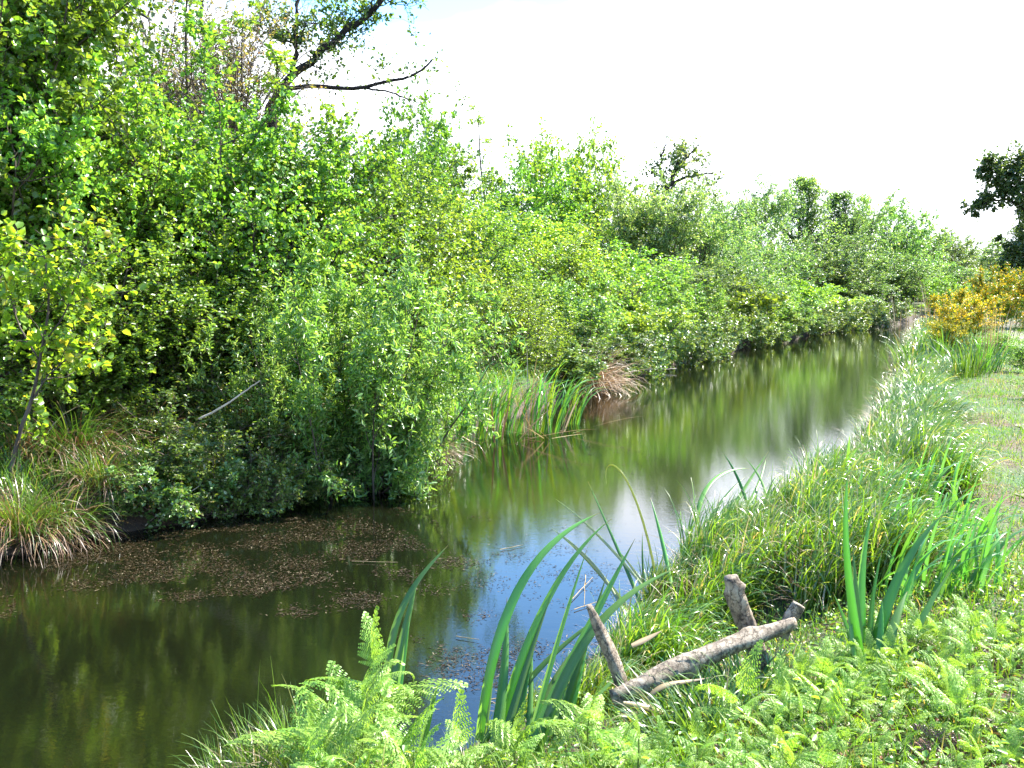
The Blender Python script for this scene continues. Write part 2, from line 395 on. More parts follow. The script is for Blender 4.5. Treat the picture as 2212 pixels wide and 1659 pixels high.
# ------------------------------------------------------------------ trees and shrubs
def plant_mesh(name, leaf_mat, bark_mat, H, W, stems=5, lean=22, base_r=.04, lv1=(14, .42, 55), lv2=(9, .30, 50), leaf=(12, .06, .62),
               shape='ovate', tmin=.12, up=(.10, .05, .02), profile='round', seed=1, twk=3, droop=0., leafsp=.22, upb=.6, spread=.15,
               keep_twigs=True):
    rg = np.random.default_rng(seed)
    wood, fol = Geo(), Geo()
    az = rg.random(stems) * 6.283 + np.arange(stems) * 6.283 / stems
    ln = R(lean) * rg.uniform(.3, 1.15, stems)
    D = np.stack([np.cos(az) * np.sin(ln), np.sin(az) * np.sin(ln), np.cos(ln)], -1)
    P0 = np.stack([np.cos(az) * spread * rg.random(stems), np.sin(az) * spread * rg.random(stems), np.full(stems, -.1)], -1)
    L0 = H * rg.uniform(.72, 1.02, stems)
    S = grow(P0, D, L0, 9, .09, up[0], rg)
    p, d, t, par = sprout(S, lv1[0], tmin, lv1[2], rg)
    if profile == 'round': pf = .35 + 1.0 * np.sin(np.pi * np.clip(t * .8 + .12, 0, 1)) ** .8
    elif profile == 'cone': pf = 1.25 * (1 - t) + .22
    elif profile == 'top': pf = .4 + .9 * t
    else: pf = 1.05 - .55 * t
    L1 = H * lv1[1] * pf * rg.uniform(.6, 1.2, len(t))
    B1 = grow(p, d, L1, 6, .16, up[1], rg)
    p2, d2, t2, par2 = sprout(B1, lv2[0], .15, lv2[2], rg)
    L2 = L1[par2] * lv2[1] * 1.3 * (1.15 - .6 * t2) * rg.uniform(.6, 1.3, len(t2)) + .06
    B2 = grow(p2, d2, L2, 4, .2, up[2] - droop * .1, rg)
    # fit the whole skeleton to the wanted height and half-width
    tip = B2[:, -1]; zt = np.percentile(tip[:, 2], 99.3); rr = np.percentile(np.hypot(tip[:, 0], tip[:, 1]), 93)
    sc3 = np.array([W / rr, W / rr, H / zt])
    for A in (S, B1, B2): A *= sc3
    r0 = base_r * (L0 / L0.max())[:, None] * (1 - np.linspace(0, 1, 10) * .85)[None]
    tubes(wood, S, r0, 6)
    r1 = np.clip(base_r * .42 * (L1 / L1.max())[:, None], .004, 1) * (1 - np.linspace(0, 1, 7) * .8)[None]
    tubes(wood, B1, r1, 4)
    if keep_twigs:
        r2 = np.full((len(B2), 5), base_r * .07 + .0015) * (1 - np.linspace(0, 1, 5) * .6)[None]
        tubes(wood, B2, r2, twk)
    q, dd, tt, _ = sprout(B2, leaf[0], .05, 62, rg)
    q1, dd1, _, _ = sprout(B1, max(2, leaf[0]), .35, 60, rg)
    q = np.concatenate([q, q1]); dd = np.concatenate([dd, dd1])
    q = q + rg.normal(0, leaf[1] * leafsp, q.shape)
    leaves(fol, q, dd, leaf[1], leaf[2], shape=shape, rg=rg, droop=droop, upb=upb)
    return wood.mesh(name + '_trunk', bark_mat, True), fol.mesh(name + '_crown', leaf_mat), len(q)

PROTO = {}
def proto(key, kname, part, lm, bm, **kw):
    a, b, n = plant_mesh(kname, lm, bm, **kw)
    PROTO[key] = (kname, part, a, b, kw['H'], kw['W']); print('proto', key, n)

proto('alder', 'alder_tree', 'crown', M['alder'], M['bark'], H=6.2, W=1.9, stems=6, lean=16, base_r=.06, lv1=(24, .34, 58), lv2=(9, .34, 48), leaf=(22, .066, .82), seed=11)
proto('haw', 'hawthorn_tree', 'crown', M['haw'], M['bark'], H=5.2, W=2.0, stems=6, lean=24, base_r=.05, lv1=(24, .36, 58), lv2=(9, .34, 48), leaf=(22, .062, .82), seed=12)
proto('haw2', 'hawthorn_tree', 'crown', M['haw'], M['bark'], H=5.0, W=2.0, stems=5, lean=20, base_r=.05, lv1=(24, .36, 62), lv2=(9, .36, 50), leaf=(21, .064, .8), seed=13)
proto('lime', 'lime_green_shrub', 'foliage', M['lime'], M['bark'], H=4.5, W=2.2, stems=7, lean=30, lv1=(18, .4, 60), lv2=(8, .36, 50), leaf=(13, .075, .75), seed=14)
proto('lime2', 'lime_green_shrub', 'foliage', M['lime'], M['bark'], H=4.5, W=2.0, stems=6, lean=24, lv1=(18, .36, 60), lv2=(8, .4, 50), leaf=(12, .08, .75), seed=15)
proto('willow', 'willow_bush', 'foliage', M['willow'], M['bark'], H=2.9, W=1.25, stems=13, lean=48, base_r=.022, lv1=(15, .32, 42), lv2=(7, .5, 40), leaf=(22, .066, .3), shape='lance', seed=16, profile='wide', tmin=.05)
proto('greywil', 'grey_willow_bush', 'foliage', M['greywil'], M['bark'], H=4.5, W=2.3, stems=8, lean=32, lv1=(16, .38, 45), lv2=(9, .28, 42), leaf=(20, .10, .42), shape='rhomb', seed=17, tmin=.06)
proto('mid', 'leafy_shrub', 'foliage', M['haw'], M['bark'], H=5, W=2.3, stems=7, lean=28, lv1=(15, .40, 60), lv2=(9, .26, 50), leaf=(13, .095, .7), shape='rhomb', seed=18, tmin=.05)
proto('middark', 'leafy_shrub', 'foliage', M['alder'], M['bark'], H=5, W=2.0, stems=6, lean=22, lv1=(15, .40, 55), lv2=(9, .26, 50), leaf=(13, .095, .7), shape='rhomb', seed=19, tmin=.05)
proto('low', 'bramble_bush', 'foliage', M['bramble'], M['twig'], H=1.6, W=1.3, stems=14, lean=58, base_r=.012, lv1=(9, .36, 50), lv2=(6, .4, 50), leaf=(9, .055, .62), seed=20, up=(-.03, -.02, -.02), tmin=.05, spread=.4, profile='wide')
proto('ivy', 'waterside_shrub', 'foliage', M['willow'], M['bark'], H=3.0, W=1.9, stems=10, lean=45, base_r=.025, lv1=(14, .34, 55), lv2=(7, .38, 50), leaf=(11, .085, .6), shape='rhomb', seed=21, tmin=.04, spread=.4, profile='wide')
proto('edge', 'waterside_shrub', 'foliage', M['ivyl'], M['twig'], H=1.5, W=1.3, stems=14, lean=60, base_r=.012, lv1=(10, .36, 50), lv2=(6, .4, 50), leaf=(9, .085, .65), shape='rhomb', seed=30, up=(-.04, -.03, -.04), tmin=.02, spread=.6, profile='wide')
proto('farlow', 'waterside_shrub', 'foliage', M['lime'], M['bark'], H=3.0, W=2.2, stems=9, lean=48, base_r=.03, lv1=(12, .34, 55), lv2=(6, .38, 50), leaf=(9, .13, .65), shape='rhomb', seed=22, tmin=.04, spread=.5, profile='wide')
proto('far', 'distant_tree', 'crown', M['greywil'], M['bark'], H=8, W=3.2, stems=6, lean=26, base_r=.1, lv1=(17, .34, 55), lv2=(8, .32, 50), leaf=(15, .17, .6), shape='rhomb', seed=23, tmin=.05)
proto('farg', 'distant_tree', 'crown', M['farleaf'], M['bark'], H=8, W=3.4, stems=6, lean=28, base_r=.1, lv1=(17, .34, 55), lv2=(8, .32, 50), leaf=(15, .17, .65), shape='rhomb', seed=24, tmin=.05)
proto('cone', 'dark_conical_tree', 'crown', M['dark'], M['darkbark'], H=8, W=2.2, stems=2, lean=5, base_r=.12, lv1=(60, .34, 60), lv2=(9, .34, 50), leaf=(8, .15, .5), shape='rhomb', seed=25, profile='cone')
proto('sparse', 'sparse_tree', 'crown', M['haw'], M['bark'], H=8, W=1.6, stems=3, lean=8, base_r=.06, lv1=(22, .22, 50), lv2=(7, .4, 45), leaf=(4, .10, .6), shape='rhomb', seed=26, profile='cone', tmin=.3)
proto('bare', 'budding_tree', 'crown', M['bud'], M['twig'], H=7, W=2.2, stems=5, lean=20, base_r=.05, lv1=(22, .36, 50), lv2=(10, .42, 48), leaf=(7, .045, .6), seed=27, tmin=.25)
proto('spread', 'spreading_tree', 'crown', M['alder'], M['darkbark'], H=9, W=2.7, stems=3, lean=14, base_r=.13, lv1=(12, .42, 55), lv2=(10, .36, 50), leaf=(9, .15, .6), shape='rhomb', seed=28, profile='top', tmin=.55)
proto('oak', 'oak_tree', 'crown', M['oak'], M['darkbark'], H=11, W=5.0, stems=4, lean=24, base_r=.28, lv1=(13, .34, 60), lv2=(14, .24, 60), leaf=(34, .24, .7), shape='rhomb', seed=29, profile='top', tmin=.35)

used = set()
def place(key, dx, Y, ztop, wide=None, label='', cat='tree', group=None, rot=None, tilt=(0, 0), dz=0):
    kname, part, tw, cr, H, W = PROTO[key]
    a = (dx * KD - 512) / F_PX * math.cos(PITCH); x = a * Y
    z = float(gz(x, Y)) - .05 + dz
    sz = (ztop - z) / H; sw = (wide / W) if wide else sz
    rot = rng.random() * 6.283 if rot is None else rot
    root = link(kname, None, loc=(x, Y, z), rot=(tilt[0], tilt[1], rot), scale=(sw, sw, sz))
    tag(root, label, cat, group)
    link('trunk' if part == 'crown' else 'stems', tw, root); link(part, cr, root)
    return root
def ytop(dy, Y): return CAM_H + (287 - dy * KD) / F_PX * Y

G1 = 'trees and shrubs crowding the far bank'
# ---- tall second row, near left
place('alder', -70, 11.5, 7.4, 2.2, 'tall bright green alder cut off by the left edge of the photo', group=G1)
place('alder', 90, 12.6, 7.3, 2.2, 'tall bright green alder rising above the yellow tipped sapling', group=G1)
place('alder', 260, 13.6, ytop(210, 13.6), 2.0, 'green alder between the tall left alders and the bare twigged tree', group=G1)
place('haw', 400, 13.8, ytop(330, 13.8), 2.1, 'leafy green shrub in front of the bare twigged tree', group=G1)
place('haw2', 560, 13.4, ytop(150, 13.4), 1.9, 'bright green hawthorn with slim dark stems below the dark oak limb', group=G1)
place('haw', 690, 14.6, ytop(260, 14.6), 1.7, 'bright hawthorn behind the overhanging willow bush', group=G1, rot=2.2)
place('haw2', 60, 11.9, ytop(90, 11.9), 1.8, 'bright leafy shrub in front of the left alders', group=G1)
place('haw', 215, 12.7, ytop(170, 12.7), 1.7, 'bright rounded shrub below the bare twigs at upper left', group=G1)
place('haw2', 150, 11.2, ytop(470, 11.2), 1.5, 'shaded green shrub right behind the yellow tipped sapling', group=G1)
place('haw', 330, 12.0, ytop(560, 12), 1.4, 'low shaded shrub above the bramble heap', group=G1)
place('haw2', 480, 12.3, ytop(520, 12.3), 1.2, 'low shrub between the brambles and the hawthorn stems', group=G1)
place('haw', -40, 14.5, ytop(300, 14.5), 2.3, 'shaded shrub behind the alder at the left edge', group=G1)
place('middark', 20, 17, ytop(200, 17), 2.4, 'dark shrub filling the gap between the two left alders', group=G1)
place('bare', 400, 18, ytop(-60, 18), 2.6, 'almost bare tree with fine pinkish twigs and few young leaves', group=G1)
place('bare', 320, 17.5, ytop(40, 17.5), 2.0, 'budding tree left of the almost bare one', group=G1)
place('sparse', 345, 16.5, ytop(-30, 16.5), 2.0, 'thin leaved crown reaching the top edge left of the oak limb', group=G1)
place('sparse', 470, 17.5, ytop(20, 17.5), 1.8, 'thin leaved crown between the twiggy trees and the oak limb', group=G1)
place('bare', 520, 20, ytop(60, 20), 2.0, 'budding tree with upright fine twigs beside the oak limb', group=G1)
place('sparse', 260, 17, ytop(60, 17), 1.6, 'thin leaved tree against the sky between alders and bare tree', group=G1)
place('haw', 800, 19, ytop(330, 19), 1.9, 'rounded green hawthorn right of the oak limb', group=G1)
place('lime2', 870, 20, ytop(400, 20), 1.9, 'yellow green shrub in the second row behind the reed clump', 'shrub', G1)
place('middark', 900, 33, ytop(230, 33), 2.3, 'pointed green tree with its tip just below the bare limb end', group=G1)
place('middark', 960, 41, ytop(320, 41), 3.0, 'green tree right of the pointed green tree', group=G1)
place('lime', 980, 25, ytop(455, 25), 2.5, 'broad yellow green shrub above the reed clump', 'shrub', G1)
place('sparse', 1075, 47, ytop(245, 47), 3.0, 'slender see through tree standing tallest above the yellow green shrubs', group=G1)
place('sparse', 995, 43, ytop(275, 43), 2.2, 'slender pale tree left of the tallest see through one', group=G1)
place('lime2', 1090, 33, ytop(425, 33), 2.8, 'yellow green shrub under the slender see through tree', 'shrub', G1)
place('mid', 1110, 43, ytop(350, 43), 3.0, 'leafy tree behind the yellow green shrubs', group=G1)
place('middark', 1200, 45, ytop(300, 45), 2.8, 'twin topped green tree in the middle of the far bank, left top', group=G1)
place('middark', 1265, 47, ytop(295, 47), 2.6, 'twin topped green tree in the middle of the far bank, right top', group=G1)
place('mid', 1315, 47, ytop(400, 47), 2.8, 'sloping shrub right of the twin topped tree', 'shrub', G1)
place('lime', 1200, 30, ytop(500, 30), 2.4, 'bright shrub below the twin topped tree', 'shrub', G1)
place('greywil', 1385, 42, ytop(385, 42), 2.8, 'grey green willow left of the wind shaped tree', 'shrub', G1)
place('greywil', 1480, 44, ytop(440, 44), 3.0, 'silvery willow directly under the wind shaped tree', 'shrub', G1)
place('greywil', 1590, 56, ytop(395, 56), 3.4, 'grey leaved tree right of the wind shaped tree', group=G1)
place('greywil', 1570, 50, ytop(475, 50), 2.8, 'silvery willow on the right of the willow group', 'shrub', G1)
place('mid', 1350, 33, ytop(520, 33), 2.4, 'green shrub in front of the grey willows', 'shrub', G1)
place('greywil', 1450, 37, ytop(560, 37), 2.6, 'lower silvery willow facing the water', 'shrub', G1)
place('greywil', 1560, 44, ytop(560, 44), 2.6, 'lower willow before the dip in the skyline', 'shrub', G1)
# ---- front row along the water
place('ivy', 990, 19.4, ytop(610, 19.4), 1.5, 'dense shrub right behind the reed clump', 'shrub', G1)
place('lime', 1110, 21.5, ytop(600, 21.5), 1.5, 'bright yellow green bush left of the dry brown tussock', 'shrub', G1)
place('low', 1180, 23.5, ytop(700, 23.5), 1.5, 'dark green bush above the dry brown tussock', 'shrub', G1)
place('ivy', 1250, 26, ytop(590, 26), 1.9, 'dark green bush behind the dry brown tussock', 'shrub', G1)
place('farlow', 1340, 28.6, ytop(640, 28.6), 1.8, 'bright bush hanging to the water right of the dry tussock', 'shrub', G1)
place('ivy', 1420, 31.5, ytop(630, 31.5), 1.9, 'pale bush hanging over the water beside the floating stick', 'shrub', G1)
place('ivy', 1500, 35.5, ytop(600, 35.5), 2.1, 'grey green bush leaning over the water', 'shrub', G1)
place('farlow', 1575, 41, ytop(600, 41), 2.3, 'rounded bush at the middle of the far water line', 'shrub', G1)
place('ivy', 1650, 46, ytop(605, 46), 2.4, 'grey bush with shaded base where the bank turns', 'shrub', G1)
place('farlow', 1710, 52, ytop(590, 52), 2.6, 'yellow green bush near the far end of the canal', 'shrub', G1)
place('farlow', 1780, 58, ytop(630, 58), 2.6, 'low yellow green bush before the canal end', 'shrub', G1)
place('ivy', 1840, 62, ytop(640, 62), 2.6, 'low pale bush before the canal end', 'shrub', G1)
place('farlow', 1900, 66, ytop(650, 66), 2.4, 'small bush at the very end of the canal', 'shrub', G1)
GE = 'low bushes hugging the far water line'
_desc = [(1195, 22.0), (1300, 24.6), (1365, 26.6), (1405, 28.8), (1450, 30.5), (1490, 32.6), (1530, 35.0), (1570, 38.0), (1605, 40.2), (1640, 42.8), (1675, 45.2), (1705, 47.5), (1735, 49.5), (1765, 51.5), (1795, 53.5), (1825, 55.5), (1855, 57.0), (1880, 60.0), (1905, 62.0)]
_lab = ['low dark bush behind the dead brown tussock', 'low bush right beside the dead brown tussock', 'low bush with its foliage touching the water past the brown tussock', 'low bush above the pale branch end', 'low bush just right of the pale branch end', 'second low bush right of the pale branch end', 'low grey bush touching the water under the willows', 'low bush beneath the rounded waterside bush', 'low bush where the bank begins to turn',
        'shadowy low bush at the dark root bank', 'low bush over the brown root bank', 'low bush left of the yellow green end bush', 'low bush below the yellow green end bush', 'small low bush on the far root bank', 'small pale low bush on the far root bank', 'low bush near the canal end', 'small round low bush near the canal end', 'last but one low bush at the canal end', 'last low bush at the canal end']
for (dx, Y), lb in zip(_desc, _lab):
    place('edge', dx, Y, .9 + Y * .013, 1.0 + Y * .012, lb, 'shrub', GE)
# ---- far row
G2 = 'trees beyond the end of the canal'
place('cone', 1728, 72, ytop(385, 72), 3.0, 'dark pointed tree rising over the far hedge', group=G2)
place('cone', 1822, 76, ytop(415, 76), 2.8, 'second dark pointed tree right of the tallest dark one', group=G2)
place('farg', 1675, 62, ytop(535, 62), 3.2, 'pale tree left of the dark pointed tree', group=G2)
place('farg', 1740, 66, ytop(545, 66), 3.2, 'pale tree in front of the dark pointed tree', group=G2)
place('far', 1800, 68, ytop(510, 68), 3.2, 'grey green tree between the two dark pointed trees', group=G2)
place('far', 1880, 84, ytop(428, 84), 3.6, 'rounded tree right of the second dark pointed tree', group=G2)
place('farg', 1935, 86, ytop(440, 86), 3.4, 'rounded green tree halfway down the far skyline', group=G2)
place('far', 1850, 70, ytop(560, 70), 3.2, 'silvery tree above the canal end', group=G2)
place('farg', 1905, 74, ytop(540, 74), 3.2, 'green tree above the canal end', group=G2)
place('far', 1960, 76, ytop(570, 76), 3.0, 'silvery tree left of the yellow broom', group=G2)
place('farg', 1990, 92, ytop(485, 92), 3.6, 'green tree on the falling far skyline', group=G2)
place('farg', 2040, 98, ytop(505, 98), 3.6, 'pale tree low on the falling far skyline', group=G2)
place('far', 2090, 104, ytop(508, 104), 3.8, 'pale tree behind the yellow broom', group=G2)
place('farg', 2140, 112, ytop(530, 112), 4.0, 'faint pale tree left of the dark oak', group=G2)
place('far', 2190, 120, ytop(540, 120), 4.0, 'faint pale tree seen under the dark oak', group=G2)
place('middark', 2035, 70, ytop(600, 70), 2.4, 'dark shrub behind the reeds left of the broom', 'shrub', G2)
place('farg', 2010, 80, ytop(560, 80), 3.0, 'green shrub between canal end and broom', 'shrub', G2)
place('far', 2090, 78, ytop(580, 78), 3.0, 'grey shrub above the yellow broom', 'shrub', G2)

def right_oak():
    Y = 60.; bx, by = at(2245, 600, Y)[:2]; base = np.array([bx, by, float(gz(bx, by)) - .1])
    cl = [(2162, 376, 1.2, 900), (2193, 355, 1.3, 1000), (2177, 401, 1.1, 800), (2146, 432, .9, 600), (2116, 447, .7, 400), (2193, 429, 1.2, 900), (2134, 378, .6, 300), (2150, 352, .7, 300),
          (2240, 350, 1.5, 1000), (2230, 420, 1.3, 900), (2300, 340, 1.8, 1200), (2290, 430, 1.6, 1000), (2360, 400, 1.8, 1100), (2235, 500, 1.3, 900), (2205, 535, 1.0, 900), (2190, 570, .8, 700), (2240, 570, 1.4, 900), (2176, 520, .4, 120)]
    explicit_tree('oak_tree', 'big dark oak at the right edge with a wide overhanging bough', [
        ([base, *A([(2246, 560), (2238, 500), (2240, 440), (2250, 360)], Y)], .38, .16, 0),
        (A([(2240, 480), (2215, 450), (2180, 430), (2125, 440)], Y), .14, .04, 5),
        (A([(2240, 440), (2215, 400), (2180, 375), (2150, 360)], Y), .14, .04, 5),
        (A([(2244, 430), (2290, 390), (2340, 370)], Y), .16, .05, 5)],
        M['darkbark'], M['oak'], 2, .19, 44, 0, lv=(10, .9, 55), lv2=(5, .5), clusters=[(at(x - 10, y, Y), q * 1.15, int(n * .75)) for x, y, q, n in cl])
place('cone', 2225, 62, ytop(440, 62), 2.0, 'dark ivy covered trunk below the overhanging oak bough')
place('middark', 2240, 40, ytop(590, 40), 2.0, 'dark bush at the right edge behind the broom', 'shrub')

# ---- front left plants
place('willow', 690, 11.5, ytop(640, 11.5), 1.0, 'lower left lobe of the willow thicket beside the bramble', 'shrub')
place('willow', 850, 12.0, ytop(740, 12.0), .85, 'low rounded willow at the waterside corner of the thicket', 'shrub')
place('willow', 770, 11.6, ytop(560, 11.6), 1.3, 'pale narrow leaved willow bush hanging over the water', 'shrub')
GB = 'brambles on the left bank'
place('low', 380, 10.7, ytop(830, 10.7), 1.15, 'dark bramble heap drooping into the water', 'bramble', GB)
place('low', 270, 10.1, ytop(960, 10.1), .8, 'bramble spilling over the bare bank beside the sedges', 'bramble', GB)
place('low', 460, 10.3, ytop(930, 10.3), .8, 'lowest bramble touching the brown weed', 'bramble', GB)
place('edge', 345, 9.95, ytop(985, 9.95), .7, 'small leafy growth on the bare bank left of the bramble', 'shrub')
place('low', 540, 10.9, ytop(880, 10.9), .9, 'dark bramble between the drooping heap and the willow', 'bramble', GB)
place('low', 250, 11.6, ytop(720, 11.6), 1.2, 'bramble behind the sedge tussocks', 'bramble', GB)
place('low', 430, 12.2, ytop(720, 12.2), 1.2, 'bramble on the bank top above the pale broken stick', 'bramble', GB)

def explicit_tree(name, label, limbs, tw_mat, lf_mat, leafn, leafs, seed, H0, lv=(10, .5, 45), lv2=(7, .3), cat='tree', aspect=.7, part='crown', clusters=()):
    """limbs: list of (points, r0, r1, sprays)"""
    rg = np.random.default_rng(seed); wood, fol = Geo(), Geo()
    for pts, r0, r1, ns in limbs:
        pts = np.array(pts, float); n = 14
        u = np.linspace(0, len(pts) - 1, n); P = np.stack([np.interp(u, np.arange(len(pts)), pts[:, k]) for k in range(3)], -1)
        P[1:-1] = P[1:-1] * .5 + (P[:-2] + P[2:]) * .25 + rg.normal(0, r0 * .35, (n - 2, 3))
        tubes(wood, P[None], np.linspace(r0, r1, n)[None], 7)
        if ns:
            q, d, t, _ = sprout(P[None], ns, .15, lv[2], rg)
            B = grow(q, d, lv[1] * rg.uniform(.4, 1.4, len(q)), 7, .22, .02, rg)
            tubes(wood, B, np.full((len(B), 8), max(.006, r1 * .35)) * np.linspace(1, .3, 8), 4)
            q2, d2, _, par = sprout(B, lv2[0], .2, 50, rg)
            B2 = grow(q2, d2, lv2[1] * rg.uniform(.4, 1.4, len(q2)), 4, .25, 0, rg)
            tubes(wood, B2, np.full((len(B2), 5), max(.0035, r1 * .15)) * np.linspace(1, .5, 5), 3)
            if leafn:
                q3, d3, _, _ = sprout(B2, leafn, .1, 60, rg); leaves(fol, q3 + rg.normal(0, leafs * .4, q3.shape), d3, leafs, aspect, rg=rg)
    for c, rad, cnt in clusters:
        dirs = norm(rg.normal(size=(cnt // 40 + 1, 3))); B = grow(np.repeat(np.array([c]), len(dirs), 0), dirs, rad * rg.uniform(.5, 1.1, len(dirs)), 5, .3, .03, rg)
        tubes(wood, B, np.full((len(B), 6), .008) * np.linspace(1, .3, 6), 3)
        q3, d3, _, _ = sprout(B, 40, .25, 60, rg); leaves(fol, q3 + rg.normal(0, rad * .09, q3.shape), d3, leafs, aspect, rg=rg)
    base = limbs[0][0][0]
    root = link(name, None, loc=tuple(base))
    tag(root, label, cat)
    for nm, g, m, s in (('trunk' if cat == 'tree' else 'stem', wood, tw_mat, True), (part, fol, lf_mat, False)):
        if g.n:
            me = g.mesh(name + '_' + nm, m, s); o = link(nm, me, root, loc=tuple(-np.array(base)))
    return root

def A(lst, Y): return [at(a, b, Y if len(c) == 0 else c[0]) for a, b, *c in lst]
right_oak()
def wind_tree():
    Y = 50.; bx, by = at(1440, 620, Y)[:2]; base = np.array([bx, by, float(gz(bx, by)) - .1])
    cl = [(1440, 330, .9, 260), (1475, 318, .9, 260), (1500, 345, .9, 260), (1430, 365, .8, 240), (1470, 365, .9, 260), (1515, 375, .7, 180), (1455, 345, .9, 260), (1490, 325, .7, 200), (1425, 395, .7, 200), (1540, 405, .6, 130), (1405, 400, .6, 150), (1500, 400, .8, 200)]
    explicit_tree('spreading_tree', 'wind shaped tree with dark leaning limbs above the grey willows', [
        ([base, *A([(1437, 500), (1436, 420), (1450, 380), (1475, 345)], Y)], .22, .08, 6),
        (A([(1437, 420), (1470, 385), (1510, 378), (1540, 372)], Y), .10, .03, 6),
        (A([(1440, 405), (1425, 370), (1430, 330), (1440, 310)], Y), .08, .03, 6),
        (A([(1460, 370), (1490, 335), (1512, 310)], Y), .06, .02, 5)],
        M['darkbark'], M['greywil'], 3, .13, 45, 0, lv=(10, .9, 55), lv2=(5, .5), clusters=[(at(x, y, Y), q * 1.35, int(n * .6)) for x, y, q, n in cl])
wind_tree()
# oak behind, limbs reaching over the skyline
Yo = 19.
bx, by = at(520, 600, Yo)[:2]
trunk_base = np.array([bx, by, float(gz(bx, by)) - .1])
explicit_tree('oak_tree', 'dark oak with a thick bare limb reaching up across the white sky', [
    ([trunk_base, *A([(530, 600), (550, 400), (590, 260), (615, 190)], Yo)], .2, .13, 0),
    (A([(612, 195), (640, 155), (700, 105), (770, 55), (840, -20), (900, -110)], Yo), .085, .04, 24),
    (A([(600, 205), (660, 180), (720, 184), (780, 190), (830, 178), (880, 165), (915, 150), (934, 128)], Yo), .05, .016, 8),
    (A([(625, 175), (640, 110), (640, 40), (650, -60)], Yo), .06, .03, 9),
    (A([(790, 190), (850, 200), (885, 215), (905, 222)], Yo), .02, .008, 3),
    (A([(560, 330), (520, 250), (470, 180), (440, 90), (430, -40)], Yo), .06, .02, 10)],
    M['darkbark'], M['oakl'], 3, .07, 5, 0, lv=(10, .85, 55), lv2=(10, .4),
    clusters=[(at(620, 90, Yo), .6, 330), (at(680, 50, Yo), .7, 420), (at(740, 30, Yo), .7, 380), (at(590, 40, Yo), .6, 280), (at(700, 110, Yo), .5, 200), (at(800, 20, Yo), .5, 200),])
bx, by = at(90, 600, 15.)[:2]
explicit_tree('dark_tree', 'dark limbed tree arching over the top left corner', [
    ([np.array([bx, by, float(gz(bx, by)) - .1]), *A([(95, 600), (110, 300), (120, 80), (135, -30)], 15)], .14, .09, 0),
    (A([(130, 20), (175, 5), (230, 8), (290, 18), (320, 40)], 15), .04, .015, 12),
    (A([(120, 60), (90, 20), (40, -20)], 15), .05, .02, 8)],
    M['darkbark'], M['oak'], 4, .07, 6, 0, lv=(9, .6, 50), lv2=(6, .3), clusters=[(at(110, 25, 15), .4, 500), (at(30, 10, 15), .4, 400), (at(150, 0, 15), .3, 300)])

# slim dark stemmed young trees standing in front of the hawthorns
for x0, top, Yt, lb, sd_ in [(545, 480, 12.3, 'young tree with a slim dark stem above the bank gap', 21), (648, 500, 12.6, 'young tree with a slim dark stem just left of the willow bush', 22)]:
    p0 = at(x0, 800, Yt); p0[2] = float(gz(p0[0], p0[1])) - .05
    explicit_tree('young_tree', lb, [
        ([p0, *A([(x0, 720), (x0 - 6, 620), (x0 + 4, 540), (x0 - 2, top)], Yt)], .032, .012, 14),
        (A([(x0, 690), (x0 + 60, 600), (x0 + 90, 520)], Yt), .014, .006, 8), (A([(x0 - 4, 650), (x0 - 60, 570), (x0 - 90, 480)], Yt), .014, .006, 8)],
        M['darkbark'], M['haw'], 6, .058, sd_, 0, lv=(9, .5, 50), lv2=(7, .25), aspect=.8)
# sapling with big yellow green leaves, lower left
sy = 9.3
def sap_limb(l): return A(l, sy)
b0 = at(15, 1010, sy); b0[2] = float(gz(b0[0], b0[1])) - .05
explicit_tree('alder_sapling', 'slender sapling with large yellow tipped leaves at the left edge', [
    ([b0, *sap_limb([(45, 930), (75, 830), (100, 720), (110, 620), (90, 540)])], .022, .006, 11),
    (sap_limb([(60, 880), (110, 800), (170, 760), (225, 740)]), .009, .004, 8),
    (sap_limb([(95, 740), (140, 680), (170, 600), (190, 520)]), .009, .004, 8),
    (sap_limb([(85, 780), (40, 700), (10, 620), (-30, 560)]), .009, .004, 8)],
    M['bark'], M['sapling'], 5, .068, 8, 0, lv=(9, .36, 50), lv2=(7, .18), aspect=.85, part='foliage')

# sticks on the left bank
def stick(name, pts, r, mat, label, cat='stick'):
    pts = np.array(pts, float); g = Geo(); n = 12; u = np.linspace(0, len(pts) - 1, n)
    P = np.stack([np.interp(u, np.arange(len(pts)), pts[:, k]) for k in range(3)], -1); P[1:-1] += rng.normal(0, r * .3, (n - 2, 3))
    tubes(g, P[None], np.linspace(r, r * .45, n)[None], 6)
    return tag(link(name, g.mesh(name, mat, True)), label, cat)
stick('fallen_stick', A([(430, 905), (480, 880), (530, 845), (562, 822)], 10.4), .014, M['paletwig'], 'pale broken stick lying on the brambles')
stick('bare_twig', A([(248, 1128), (268, 1085), (280, 1050), (292, 1028)], 9.6), .008, M['paletwig'], 'thin pale curved twig rising from the water by the sedges')
stick('bare_twig', A([(290, 1160), (330, 1120), (370, 1090), (430, 1050)], 9.7), .007, M['paletwig'], 'thin twig dipping into the water below the brambles')
stick('floating_branch', A([(1395, 795), (1430, 797), (1462, 796)], 28), .03, M['paletwig'], 'pale branch end sticking out over the far water', 'branch')
stick('bare_twig', A([(780, 1090), (850, 1050), (920, 1010), (960, 985)], 11.4), .008, M['bark'], 'dark willow twig reaching over the water')

